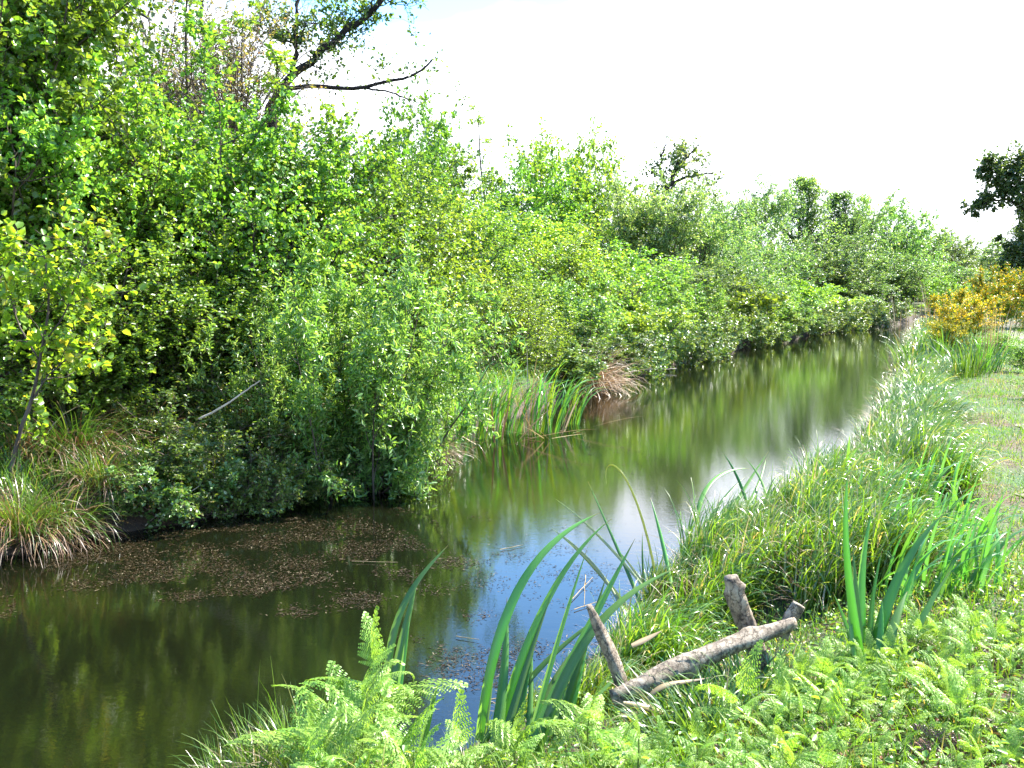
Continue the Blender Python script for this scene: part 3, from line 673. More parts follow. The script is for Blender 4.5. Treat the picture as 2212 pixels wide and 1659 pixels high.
# ------------------------------------------------------------------ sedges, reeds, grass
def rn(a, b, n, rg=rng): return rg.uniform(a, b, n)
def tussock_mesh(n, L, W, rad, tilt, bend, mat, seed, az0=None, azs=3.2, nseg=6, fold=0., z0=0., late=1.3):
    rg = np.random.default_rng(seed); g = Geo()
    a = rg.random(n) * 6.283; r = rad * np.sqrt(rg.random(n))
    P0 = np.stack([np.cos(a) * r, np.sin(a) * r, np.full(n, z0) + .04 * (1 - r / rad)], -1)
    az = a + rg.normal(0, .5, n) if az0 is None else az0 + rg.normal(0, azs, n)
    tl = tilt * (r / rad * .8 + .2) * rg.uniform(.4, 1.4, n)
    blades(g, P0, az, L * rg.uniform(.55, 1.15, n), W * rg.uniform(.6, 1.3, n), tl, bend * rg.uniform(.3, 1.5, n), nseg, fold, rg, late=late)
    return g.mesh('blades', mat, True)

def tussock_thing(name, label, cat, loc, parts, group=None, rot=0, scale=(1, 1, 1)):
    r = link(name, None, loc=loc, rot=(0, 0, rot), scale=scale); tag(r, label, cat, group)
    for nm, me in parts: link(nm, me, r)
    return r
AZR = math.atan2(-.1, 1)         # the blades on the right bank all lean the same way, to the right
sed = [tussock_mesh(230, .62, .0155, .24, .42, 1.9, M['sedge'], 40 + i, AZR, .8, 8, late=2.2) for i in range(4)]
sedry = [tussock_mesh(60, .5, .006, .24, .9, 1.2, M['dry'], 50 + i) for i in range(2)]
GS = 'sedge tussocks along the right water edge'
first = True; ntus = 0
spots = []
s = 5.0
while s < 56:
    w = .34 if s < 11 else .30 if s < 15 else .34 if s < 20 else .42
    k = 6 if s < 9.5 else 5 if s < 11.5 else 4 if s < 15 else 3 if s < 24 else 2
    for j in range(k):
        n = float(edgeR(s)) + .14 + j * w * rng.uniform(.8, 1.05) + rng.normal(0, .05)
        ss = s + rng.normal(0, .08)
        x, y = xy(ss, n)
        # keep clear of the fence and fern patch
        if ss < 6.3 and n > -1.35: continue
        spots.append((x, y, ss, n, j))
    s += .27 * (1 + s * .045) if s < 13 else .44 if s < 20 else .75 if s < 32 else 1.15
for x, y, ss, n, j in spots:
    z = float(gz(x, y)) - .02
    sc_ = rng.uniform(.55, 1.0) * (.75 if j == 0 else 1.0) * (1 if ss < 13 else 1.1 if ss < 20 else 1.3 if ss < 32 else 1.6)
    if ss < 9: lab = 'green sedge tussock behind the fence posts, blades arching right'
    elif ss < 14: lab = 'sedge tussock with white shining blades midway along the near bank'
    elif ss < 28: lab = 'shining sedge tussock in the narrowing band beside the white water reflection'
    else: lab = 'far sedge tussock in the band towards the yellow broom'
    if j == 0: lab += ', at the water edge'
    tussock_thing('sedge_tussock', lab, 'sedge', (x, y, z), [('blades', sed[rng.integers(4)]), ('dead_blades', sedry[rng.integers(2)])],
                  GS, rng.normal(0, .3), (sc_ * (1 if ss < 13 else 1.25), sc_ * (1 if ss < 13 else 1.25), min(sc_, 1.0) * rng.uniform(.9, 1.1)))
print('tussocks', len(spots))

# left bank sedges
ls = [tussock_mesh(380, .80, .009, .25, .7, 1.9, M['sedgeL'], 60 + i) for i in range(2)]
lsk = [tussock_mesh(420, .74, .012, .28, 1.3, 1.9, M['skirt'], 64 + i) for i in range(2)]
GL = 'sedge tussocks on the left bank'
for i, (dx, Y, k, lab) in enumerate([(20, 8.9, .95, 'big sedge tussock with brown dead skirt at the left edge of the photo'), (110, 9.2, .85, 'sedge tussock with dead skirt right of the big one'),
        (200, 9.7, .75, 'sedge tussock beside the pale twig'), (150, 10.2, 1.1, 'sedge tussock higher on the left bank'), (60, 10., 1.1, 'sedge tussock behind the sapling stem'),
        (300, 10.9, 1.0, 'half hidden sedge tussock among the brambles'), (500, 11.6, 1.0, 'sedge tussock in the gap under the hawthorn stems'),
        (600, 12.0, 1.0, 'sedge tussock in shade left of the willow'), (910, 13.6, 1.0, 'sedge tussock right of the willow by the reed clump')]):
    x = (dx * KD - 512) / F_PX * Y; z = max(.02, float(gz(x, Y)))
    tussock_thing('sedge_tussock', lab, 'sedge', (x, Y, z), [('blades', ls[i % 2]), ('dead_blades', lsk[i % 2])], GL, rng.random() * 6, (k, k, k))
# dry tussocks
dt = tussock_mesh(750, 1.05, .016, .5, 1.0, 2.0, M['tuss'], 70)
dg = tussock_mesh(120, .9, .012, .4, .6, 1.0, M['dry'], 71)
for dx, Y, k, lab in [(1250, 22.6, 1.35, 'dead brown sedge tussock at the far water edge'), (270, 11.2, .7, 'dry straw coloured grass tuft behind the sapling'), (585, 12.6, .8, 'dry grass tuft below the hawthorn stems')]:
    x = (dx * KD - 512) / F_PX * Y; z = max(.02, float(gz(x, Y)))
    tussock_thing('dry_tussock', lab, 'grass tuft', (x, Y, z), [('dead_blades', dt), ('straw', dg)], None, 0, (k, k, k))

def blade_mesh(pts, width, mat, fold=.18, n=16, taper=2.2, roll=0.):
    """one big strap leaf through given points"""
    pts = np.array(pts, float); m = len(pts)
    if m < 3: pts = np.array([pts[0], (pts[0] + pts[-1]) / 2, pts[-1]]); m = 3
    u = np.linspace(0, 1, n + 1)
    from math import comb
    P = sum(comb(m - 1, i) * (u ** i * (1 - u) ** (m - 1 - i))[:, None] * pts[i] for i in range(m))
    T = norm(np.gradient(P, axis=0))
    view = norm(P - np.array([0, 0, CAM_H]))
    S = norm(np.cross(T, view)); U = np.cross(S, T)
    ang = roll + .35 * np.sin(u * 3)
    S, U = S * np.cos(ang)[:, None] + U * np.sin(ang)[:, None], U * np.cos(ang)[:, None] - S * np.sin(ang)[:, None]
    w = (np.minimum(1, .7 + u) * (1 - u ** taper) * width * .5)[:, None] + .0005
    th = .0012
    top = np.stack([P - S * w, P + U * w * fold * 2, P + S * w], 1); bot = top + U[:, None] * (-th) 
    V = np.concatenate([top, bot[:, ::-1]], 1)      # 6 per ring
    g = Geo(); b = np.arange(n)[:, None] * 6; q = np.arange(6)[None]
    f = np.stack([b + q, b + (q + 1) % 6, b + 6 + (q + 1) % 6, b + 6 + q], -1).reshape(-1, 4)
    g.add(V, [f]); me = g.mesh('reed_leaf', mat, True)
    ac = np.tile(np.array([-1, 0, 1, 1, 0, -1], np.float32), n + 1); al = np.repeat(u.astype(np.float32), 6)
    for nm, v in (('across', ac), ('along', al)):
        at_ = me.attributes.new(nm, 'FLOAT', 'POINT'); at_.data.foreach_set('value', v)
    return me

def big_reeds(name, label, specs, Y0, Y1, loc_d, mat=None, cat='reed', group=None, wsc=.72):
    base = at(*loc_d, Y0)
    r = link(name, None, loc=tuple(base)); tag(r, label, cat, group)
    for sp in specs:
        pts, w = sp[0], sp[1]; m = sp[2] if len(sp) > 2 else (mat or M['strap'])
        dy = rng.uniform(-.12, .12)
        P = [at(a, b, Y0 + (Y1 - Y0) * i / (len(pts) - 1) + dy) for i, (a, b) in enumerate(pts)]
        wd = w * KD / F_PX * Y0 * wsc
        me = blade_mesh(P, wd, m, roll=rng.normal(0, .25))
        link('leaf', me, r, loc=tuple(-base))
    return r

# Bezier control points are pushed past the wanted curve
big_reeds('cattail_clump', 'clump of broad upright cattail leaves in front of the blue water', [
    ([(1035, 1600), (1070, 1270), (1175, 1160), (1295, 1108)], 36), ([(1060, 1660), (1110, 1420), (1200, 1210), (1322, 1120)], 30),
    ([(1055, 1680), (1095, 1500), (1095, 1290)], 40), ([(1070, 1680), (1110, 1500), (1190, 1288)], 28),
    ([(1110, 1690), (1220, 1450), (1372, 1163)], 44), ([(1140, 1700), (1220, 1380), (1320, 1290), (1462, 1226)], 40),
    ([(1140, 1680), (1145, 1530), (1150, 1385)], 24), ([(1170, 1700), (1245, 1450), (1312, 1238)], 30),
    ([(1000, 1690), (1090, 1500), (1210, 1380), (1350, 1300)], 24), ([(1195, 1690), (1240, 1500), (1285, 1310)], 34),
    ([(1090, 1700), (1170, 1500), (1240, 1400)], 30), ([(1210, 1680), (1215, 1560), (1220, 1440)], 24), ([(1090, 1700), (1130, 1500), (1165, 1330)], 26), ([(1150, 1700), (1190, 1560), (1260, 1420)], 26), ([(1030, 1700), (1050, 1560), (1070, 1420)], 22), ([(1160, 1700), (1260, 1500), (1390, 1420)], 20), ([(1120, 1700), (1180, 1450), (1270, 1180)], 22), ([(1000, 1720), (1040, 1600), (1120, 1560), (1200, 1500)], 26)],
    4.5, 4.9, (1100, 1690))
big_reeds('cattail_pair', 'pair of tall cattail leaves behind the left bracken', [
    ([(838, 1560), (820, 1330), (900, 1250), (968, 1178)], 28), ([(842, 1560), (860, 1400), (905, 1240)], 38), ([(845, 1600), (870, 1450), (885, 1330)], 24)], 4.7, 5.0, (840, 1600))
big_reeds('cattail_shoot', 'single short cattail leaf standing in the blue water', [([(905, 1640), (925, 1550), (950, 1464)], 24)], 4.8, 4.9, (905, 1640))
big_reeds('cattail_clump', 'tall cattail clump right of the broken fence', [
    ([(1868, 1460), (1812, 1200), (1832, 1020)], 34), ([(1870, 1450), (1845, 1250), (1884, 1104)], 30), ([(1862, 1450), (1850, 1300), (1842, 1180)], 24),
    ([(1878, 1480), (1910, 1230), (2040, 1108)], 40), ([(1920, 1500), (1975, 1350), (2052, 1234)], 30), ([(1905, 1450), (1932, 1330), (1960, 1278)], 34),
    ([(1874, 1440), (1880, 1350), (1890, 1262)], 26), ([(1885, 1490), (1905, 1400), (1905, 1290)], 30), ([(1925, 1530), (1945, 1480), (1975, 1420)], 22),
    ([(1895, 1490), (1930, 1350), (1985, 1200)], 26), ([(1860, 1480), (1845, 1380), (1800, 1280)], 20), ([(1900, 1500), (1950, 1420), (2010, 1350)], 22), ([(1880, 1480), (1870, 1330), (1905, 1190)], 24), ([(1850, 1440), (1830, 1330), (1835, 1250)], 14), ([(1870, 1520), (1850, 1450), (1835, 1380)], 16)], 4.35, 4.6, (1885, 1490))
pale = foliage('pale_reed', (.16, .25, .09), (.3, .36, .18), trans=.3, rough=.3)
big_reeds('water_reed', 'thin arching reed leaves rising from the near water edge', [
    ([(1440, 1420), (1420, 1180), (1370, 1010), (1325, 975), (1300, 990), (1310, 1045)], 13, pale), ([(1425, 1400), (1350, 1220), (1270, 1040)], 13),
    ([(1415, 1400), (1290, 1210), (1195, 1145)], 16, pale), ([(1400, 1280), (1290, 1140), (1200, 1078)], 9, pale), ([(1400, 1330), (1385, 1230), (1388, 1150)], 10),
    ([(1450, 1260), (1430, 1160), (1405, 1075)], 13), ([(1420, 1330), (1380, 1230), (1325, 1180)], 10, pale), ([(1350, 1330), (1300, 1210), (1190, 1140)], 9, pale)], 6.9, 7.4, (1420, 1400))
big_reeds('water_reed', 'dark green reeds bending over the water beyond the thin arching ones', [
    ([(1505, 1130), (1510, 1050), (1550, 1010), (1620, 1012)], 16), ([(1560, 1140), (1590, 1080), (1660, 975)], 15), ([(1620, 1110), (1600, 1030), (1562, 978)], 11),
    ([(1600, 1120), (1640, 1060), (1655, 990)], 14), ([(1530, 1130), (1560, 1070), (1610, 1030)], 12), ([(1660, 1090), (1650, 1030), (1610, 990)], 9), ([(1700, 1090), (1730, 1040), (1785, 955)], 12),
    ([(1720, 1080), (1740, 1030), (1745, 980)], 9)], 9.6, 10.4, (1560, 1120))

# broad leaved reeds beyond the fern patch: copies with their leaves as parts
def reed_proto(name, label, group, nbl, L, W, seed, az0=AZR, azs=.7, mats=None, bend=1.7, rad=.18):
    rg = np.random.default_rng(seed); r = link(name, None); tag(r, label, 'reed', group)
    for i in range(nbl):
        g = Geo(); a = rg.random() * 6.283; q = rad * rg.random() ** .5
        blades(g, np.array([[math.cos(a) * q, math.sin(a) * q, 0]]), [az0 + rg.normal(0, azs)], np.array([L * rg.uniform(.6, 1.1)]), np.array([W * rg.uniform(.7, 1.2)]),
               np.array([rg.uniform(.02, .3)]), np.array([bend * rg.uniform(.2, 1.3)]), 9, .12, rg)
        link('leaf', g.mesh('reed_leaf', (mats or [M['reed']])[rg.integers(len(mats or [1]))], True), r)
    return r
GR = 'broad leaved reeds between fern patch and sedges'
rp = [reed_proto('broad_reed', 'x', GR, 13, .66, .033, 80 + i) for i in range(2)]
rspots = [(1960, 5.6), (2000, 5.3), (2040, 5.6), (2080, 5.3), (2120, 5.7), (2150, 5.3), (1990, 6.2), (2060, 6.3), (2110, 6.4), (1930, 6.3), (1900, 7.2), (1970, 7.3), (1850, 8.2), (2030, 7.1)]
rlab = ['broad reed clump just behind the tall cattail clump', 'broad reed clump right of the tall cattail clump', 'broad reed clump in the middle of the patch below the path', 'broad reed clump with pale shining leaf tips',
        'broad reed clump near the path edge', 'outermost broad reed clump touching the dirt path', 'second row broad reed clump behind the tall cattails', 'second row broad reed clump in the patch middle', 'second row broad reed clump by the verge',
        'broad reed clump at the left rear of the patch', 'broad reed clump amid the sedges left of the patch', 'broad reed clump at the rear of the patch', 'last broad reed clump among the shining sedges', 'rear broad reed clump beside the reddish verge']
for i, ((dx, Y), lb) in enumerate(zip(rspots, rlab)):
    x = (dx * KD - 512) / F_PX * Y; z = float(gz(x, Y)) - .01
    if i < 2: o = rp[i]; o.location = (x, Y, z); o['label'] = lb
    else: copy_thing(rp[i % 2], (x, Y, z), rng.normal(0, .35), (rng.uniform(.8, 1.1),) * 3, lb, GR)

# reed clump on the left bank in the middle, with dead reeds lying on the water
GM = 'green reed clumps at the left water edge'
mp_ = reed_proto('reed_clump', 'arching green reed clump at the left water edge', GM, 30, 1.6, .042, 90, 0., 1.0, [M['reed'], M['reed'], M['sedge']], 1.5, .28)
for i, (dx, Y, k, rz, lb) in enumerate([(955, 14.8, 1., 0, 'green reed clump nearest the willow with leaves touching the water'), (1035, 15.4, 1., .5, 'green reed clump in the middle of the left reeds'),
        (1090, 16., .95, -.3, 'green reed clump beside the dead standing reeds'), (1010, 16.3, 1., 2.5, 'green reed clump behind the middle one'), (1175, 16.2, .95, -.15, 'low reed clump arching far out over the water'),
        (1230, 17.2, .7, 0., 'small outer reed clump standing in the water')]):
    x = (dx * KD - 512) / F_PX * Y; z = max(0, float(gz(x, Y))) - .02
    if i == 0: mp_.location = (x, Y, z); mp_['label'] = lb
    else: copy_thing(mp_, (x, Y, z), rz, (k, k, k), lb, GM)
dead = tussock_mesh(9, 1.5, .026, .12, .25, .35, M['dry'], 95, nseg=5)
x = (1140 * KD - 512) / F_PX * 15.9
tussock_thing('dead_reed', 'pale dead reeds standing upright in the left reed clump', 'reed', (x, 15.9, 0), [('dead_blades', dead)])
deadlow = tussock_mesh(14, 1.2, .028, .5, 1.45, .15, M['dry'], 96, nseg=4)
for dx, Y, lb in [(1080, 15.2, 'flattened orange dead reeds at the foot of the reed clump'), (1200, 15.8, 'flattened dead reeds lying out on the water')]:
    x = (dx * KD - 512) / F_PX * Y; tussock_thing('dead_reed', lb, 'reed', (x, Y, .02), [('dead_blades', deadlow)], None, dx)

# far right reeds: pale standing stalks and green irises by the broom
st = tussock_mesh(26, 1.5, .024, .5, .12, .25, M['dry'], 97, nseg=5)
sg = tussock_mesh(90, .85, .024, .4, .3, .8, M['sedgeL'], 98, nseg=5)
GF = 'reeds around the yellow broom'
for i, (dx, Y, k, kind, lb) in enumerate([(2030, 40, 1.6, 0, 'pale dry reeds just behind the yellow broom'), (1960, 44, 1.6, 0, 'farthest pale dry reeds by the canal end'),
        (2090, 18.5, 1., 1, 'bright green irises at the foot of the broom'), (2120, 19.5, 1., 1, 'bright green irises right below the broom flowers'), (2040, 24, 1.1, 1, 'green irises left of the broom'),
        (1985, 25, 1.2, 1, 'green irises leaning over the far water edge'), (2150, 24, .9, 0, 'dry stalks in front of the broom'), (1955, 28, 1.1, 1, 'dark green irises standing at the water edge')]):
    x = (dx * KD - 512) / F_PX * Y; z = max(0, float(gz(x, Y))) - .02
    tussock_thing('dry_reed' if kind == 0 else 'iris_clump', lb, 'reed' if kind == 0 else 'iris', (x, Y, z), [('stalks' if kind == 0 else 'leaves', st if kind == 0 else sg)], GF, rng.random() * 6, (k, k, k))

# broom
def broom(dx, Y, dyt, W, label, seed):
    wood, grn, _ = plant_mesh('broom', M['grass'], M['stem'], 2, 1, stems=14, lean=34, base_r=.012, lv1=(9, .35, 24), lv2=(6, .5, 22), leaf=(22, .045, .3), shape='rhomb', seed=seed, profile='wide', tmin=.2)
    _, flo, _ = plant_mesh('broom', M['yellow'], M['stem'], 2, 1, stems=14, lean=34, base_r=.012, lv1=(9, .35, 24), lv2=(6, .5, 22), leaf=(8, .040, .9), shape='rhomb', seed=seed, profile='wide', tmin=.3)
    x = (dx * KD - 512) / F_PX * Y; z = float(gz(x, Y)); k = (ytop(dyt, Y) - z) / 2
    r = link('broom_bush', None, loc=(x, Y, z), scale=(W, W, k)); tag(r, label, 'shrub', 'yellow flowering brooms')
    link('stems', wood, r); link('foliage', grn, r); link('flowers', flo, r)
broom(2085, 26, 625, 1.0, 'rounded broom bush covered in yellow flowers', 31)
broom(2175, 28, 575, 1.1, 'taller yellow broom bush at the right edge', 32)
broom(2040, 25, 680, .6, 'small low broom at the left foot of the rounded one', 33)
GW = 'low green bushes beside the path'
for dx, Y, t, w, lb in [(2235, 19.5, 735, .6, 'low bush at the right edge below the broom'), (2280, 14.5, 790, .6, 'low plant overhanging the right side of the path'), (2195, 24, 715, .6, 'low bush between broom and path')]:
    place('mid', dx, Y, ytop(t, Y), w, lb, 'shrub', GW)

# verge grass (uncountable)
def scatter(n, s0, s1, n0, n1, rg, dens=None):
    u = rg.random(n); s = s0 * (s1 / s0) ** u; nn = rg.uniform(n0, n1, n)
    x, y = xy(s, nn); return x, y, s, nn
rg = np.random.default_rng(3)
g = Geo(); x, y, s, n = scatter(110000, 3.0, 45, -1.5, 4.0, rg)
pc = .45 + .07 * np.clip(s - 7, 0, 18) + .6; onpath = (np.abs(n - pc) < .36) & (s > 5)
keep = (~onpath | (rg.random(len(x)) < .3)) & (np.sin(x * 3.1) * np.sin(y * 2.7) + rg.normal(0, .6, len(x)) > -.5)
x, y, s = x[keep], y[keep], s[keep]
blades(g, np.stack([x, y, gz(x, y) - .01], -1), rg.random(len(x)) * 6.283, rg.uniform(.03, .11, len(x)) * (1 + s * .02), np.full(len(x), .004) * (1 + s * .05), rg.uniform(0, .7, len(x)), rg.uniform(0, 1, len(x)), 2, 0, rg)
tag(link('verge_grass', g.mesh('verge_grass', M['grass'])), 'short bright grass covering the verge beside the path', 'grass', kind='stuff')
g = Geo(); x, y, s, n = scatter(42000, 3.5, 32, -1.3, 2.6, rg)
q = np.stack([x, y, gz(x, y) + rg.uniform(.0, .03, len(x))], -1); a = rg.random(len(x)) * 6.283
leaves(g, q, np.stack([np.cos(a), np.sin(a), np.full(len(a), .3)], -1), .017, .8, upb=1.2, shape='rhomb', rg=rg)
M['herb'] = foliage('verge_herb', (.05, .11, .015), (.11, .18, .03), c3=(.24, .10, .05), spec=.25, rough=.5)
tag(link('verge_herbs', g.mesh('verge_herbs', M['herb'])), 'tiny leaved herbs and moss on the verge', 'ground cover', kind='stuff')
# undergrowth on the left bank
g = Geo(); N_ = 34000; s = np.where(rg.random(N_) < .35, rg.uniform(4, 10, N_), rg.uniform(4, 34, N_)); n = edgeL(s) - .1 - 3.5 * rg.random(N_) ** 1.5; x, y = xy(s, n)
blades(g, np.stack([x, y, gz(x, y) - .02], -1), rg.random(N_) * 6.283, rg.uniform(.15, .5, N_), np.full(N_, .008), rg.uniform(0, .6, N_), rg.uniform(.2, 1.8, N_), 3, 0, rg)
tag(link('undergrowth', g.mesh('undergrowth', M['sedge'])), 'rough grass growing under the shrubs of the left bank', 'grass', kind='stuff')

# ------------------------------------------------------------------ bracken
def frond(L, seed, pairs=13, arch=.9, wide=.36, curl=0.):
    rg = np.random.default_rng(seed)
    C, Dv, Ls = [], [], []     # in the flat (u,v) frond plane
    rach = []
    for i in range(pairs):
        t = .12 + .86 * i / (pairs - 1); u0 = t * L
        pl = L * wide * (1 - t) ** .75 * (1.0 if i else .85) + L * .015
        for sgn in (-1, 1):
            a = R(66 - 16 * t) * sgn + rg.normal(0, .05); d = np.array([math.cos(a), math.sin(a)])
            rach.append((np.array([u0, 0]), d, pl))
            m = max(4, int(pl / .0115)); tt = (np.arange(m) + .6) / m
            for sg in (-1, 1):
                b = a + sg * R(68)
                C.append(np.array([u0, 0]) + d * (tt * pl)[:, None]); Dv.append(np.repeat([[math.cos(b), math.sin(b)]], m, 0))
                Ls.append(.021 * (1 - tt) ** .6 * (pl / (L * wide)) ** .35 + .004)
    C = np.concatenate(C); Dv = np.concatenate(Dv); Ls = np.concatenate(Ls)
    W = .0036; pr = np.stack([-Dv[:, 1], Dv[:, 0]], -1)
    quad = np.stack([C - pr * W * .8, C + Dv * Ls[:, None] * .55 - pr * W, C + Dv * Ls[:, None], C + Dv * Ls[:, None] * .5 + pr * W, C + pr * W * .8], 1)  # (N,5,2)
    g = Geo()
    def bend(uv, h=0.):
        u, v = uv[..., 0], uv[..., 1]; th = arch * (u / L) ** 1.3 + curl * np.maximum(0, u / L - .75) * 8
        # integrate the arc numerically
        us = np.linspace(0, L * 1.05, 60); ths = arch * (us / L) ** 1.3 + curl * np.maximum(0, us / L - .75) * 8
        xs = np.concatenate([[0], np.cumsum(np.cos(ths[:-1]) * np.diff(us))]); zs = np.concatenate([[0], np.cumsum(-np.sin(ths[:-1]) * np.diff(us))])
        X = np.interp(u, us, xs); Z = np.interp(u, us, zs)
        dr = -1.6 * v * v / L + .004 * np.sin(v * 160 + u * 90)
        return np.stack([X + np.sin(th) * (dr + h), v * .96, Z + np.cos(th) * (dr + h)], -1)
    Q = bend(quad); nq = len(Q); b = np.arange(nq)[:, None] * 5
    g.add(Q, [b + np.array([[0, 1, 2]]), b + np.array([[0, 2, 3]]), b + np.array([[0, 3, 4]])])
    # ribs
    k = 5; P = np.stack([bend(o[None] + d[None] * (np.linspace(0, 1, k) * l)[:, None]) for o, d, l in rach])
    tubes(g, P, np.full((len(P), k), .0009), 3)
    P = bend(np.stack([np.linspace(0, L, 14), np.zeros(14)], -1))[None]; tubes(g, P, np.linspace(.0028, .001, 14)[None], 4)
    return g.mesh('frond', M['fern'])
FR = [frond(.34, 101, 12, .7, .30), frond(.42, 102, 14, 1.0, .28), frond(.28, 103, 10, .4, .34), frond(.36, 104, 13, 1.2, .28, curl=.6), frond(.24, 105, 9, .9, wide=.38)]
FRL = [.34, .42, .28, .36, .24]

def bracken(seed, h, nf, label, loc=(0, 0, 0), upright=.5, group=None, fs=1.):
    rg = np.random.default_rng(seed); r = link('bracken_fern', None, loc=loc); tag(r, label, 'fern', group)
    lean = rg.uniform(-.12, .12, 2); n = 8; t = np.linspace(0, 1, n)
    P = np.stack([lean[0] * h * t ** 2, lean[1] * h * t ** 2, h * t - .03], -1); g = Geo()
    tubes(g, P[None], np.linspace(.0045, .0025, n)[None], 5); link('stem', g.mesh('stem', M['stem'], True), r)
    for i in range(nf):
        tt = 1 - .55 * i / nf; p = np.array([np.interp(tt, t, P[:, k]) for k in range(3)]); k = rg.integers(len(FR))
        az = i * 2.4 + rg.uniform(-.4, .4); el = rg.uniform(.15, .6) + (upright if i == 0 else 0)
        s_ = fs * rg.uniform(.55, 1.15)
        link('frond', FR[k], r, loc=tuple(p), rot=(rg.normal(0, .4), -el - abs(rg.normal(0, .25)), az), scale=(s_, s_, s_))
    return r
GBK = 'bracken ferns on the near bank'
BK = [bracken(200 + i, h, nf, 'x', upright=u, group=GBK, fs=.46) for i, (h, nf, u) in enumerate([(.13, 6, .9), (.21, 8, 1.0), (.09, 6, .5), (.18, 7, .9), (.12, 5, 1.1)])]
for b in BK: b.location = (0, -40, 0)
spotsF = []
rg = np.random.default_rng(12)
tries = 0
while len(spotsF) < 290 and tries < 40000:
    tries += 1
    dx = rg.uniform(1350, 2330); Y = 2.35 + 2.45 * rg.random() ** .8
    x = (dx * KD - 512) / F_PX * Y; s_, n_ = sn(x, Y)
    if n_ < edgeR(s_) + .25: continue
    if np.sin(x * 5.1 + 1) * np.sin(Y * 6.3) + .3 * rg.normal() > .22: continue
    if dx < 1690 and Y > 3.2: continue
    if Y > 3.6 + .0011 * (dx - 1230) and dx > 1300 and Y > 4.55: continue
    if Y > 3.95 and dx < 1700: continue        # the fence stands here
    if any((x - a) ** 2 + (Y - b) ** 2 < .105 ** 2 for a, b, _ in spotsF): continue
    spotsF.append((x, Y, dx))
usedp = set()
for i, (x, y, dx) in enumerate(spotsF):
    z = float(gz(x, y)) - .01; k = rg.integers(5); sc_ = rg.uniform(.55, 1.2)
    lab = ('bracken fern under the fallen rail' if dx < 1650 else 'bracken fern at the foot of the tall cattails' if dx < 1950 else 'bracken fern in the bright carpet at the lower right corner')
    if y < 3.3: lab += ', at the bottom edge'
    if k not in usedp: usedp.add(k); o = BK[k]; o.location = (x, y, z); o['label'] = lab; o.rotation_euler = (0, 0, rg.random() * 6.28)
    else: copy_thing(BK[k], (x, y, z), rg.random() * 6.28, (sc_, sc_, sc_), lab, GBK, tilt=tuple(rg.normal(0, .1, 2)))
for k in range(5):
    if k not in usedp:
        for c in list(BK[k].children): bpy.data.objects.remove(c)
        bpy.data.objects.remove(BK[k])
import copy as _c
def brownfrond():
    o = []
    for f in FR[:3]:
        m = f.copy(); m.materials.clear(); m.materials.append(M['fernold']); o.append(m)
    return o
BF = brownfrond()
for i in range(34):
    x0, y0, dx = spotsF[(i * 7) % len(spotsF)]; x0 += rg.normal(0, .06); y0 += rg.normal(0, .06)
    r_ = link('dead_fern', None, loc=(x0, y0, float(gz(x0, y0)) + .03), rot=(0, 0, rg.random() * 6)); tag(r_, 'collapsed brown bracken lying among the green ferns', 'dead fern', 'dead bracken under the green ferns')
    for k in range(2): link('frond', BF[rg.integers(3)], r_, rot=(rg.normal(0, .5), -rg.uniform(-.1, .5), k * 2.5), scale=(.6, .6, .6))
# ferns traced at the bottom: left clump, middle, by the rail
def fern_at(dx, dyb, Y, h, nf, seed, label, fs=.9, up=1.0):
    p = at(dx, dyb, Y); z = max(.0, float(gz(p[0], p[1]))) - .02
    return bracken(seed, max(.12, h - .2 - z), nf + 3, label, (p[0], p[1], z), up, None, fs)
for a in [(820, 1600, 3.9, 1.10, 9, 301, 'tallest bracken of the left clump, its tip against the dark water'), (770, 1620, 3.75, 1.0, 8, 302, 'bracken with spread fronds left of the tallest one'),
          (690, 1640, 3.6, .96, 7, 303, 'leftmost bracken with upright tips beside the grasses'), (720, 1650, 3.35, .95, 6, 304, 'low bracken at the bottom edge below the left clump'),
          (860, 1650, 3.55, .90, 6, 305, 'bracken at the right side of the left clump'), (1010, 1659, 4.1, .66, 5, 306, 'curled young bracken below the cattail clump'),
          (1110, 1659, 4.1, .66, 5, 307, 'bracken between cattail clump and left ferns'), (1265, 1600, 3.7, .98, 9, 308, 'bracken with a brown curled tip left of the fence post'),
          (780, 1659, 3.5, .98, 7, 321, 'bracken in the middle of the left clump'), (740, 1600, 3.9, .88, 7, 322, 'rear bracken of the left clump'), (650, 1659, 3.4, .86, 5, 323, 'low outer bracken at the left foot of the clump'), (900, 1659, 3.35, .90, 6, 324, 'low bracken right of the left clump at the bottom edge'),
          (1340, 1640, 3.5, .86, 7, 309, 'bracken below the left end of the fallen rail'), (1180, 1659, 4.0, .60, 4, 310, 'low bracken in front of the cattail clump')]:
    fern_at(*a)
fern_at(1610, 1560, 3.75, 1.02, 5, 311, 'tall thin stemmed bracken standing in front of the rail', .7)
fern_at(1730, 1500, 4.1, .95, 5, 312, 'bracken overlapping the right end of the rail', .8)

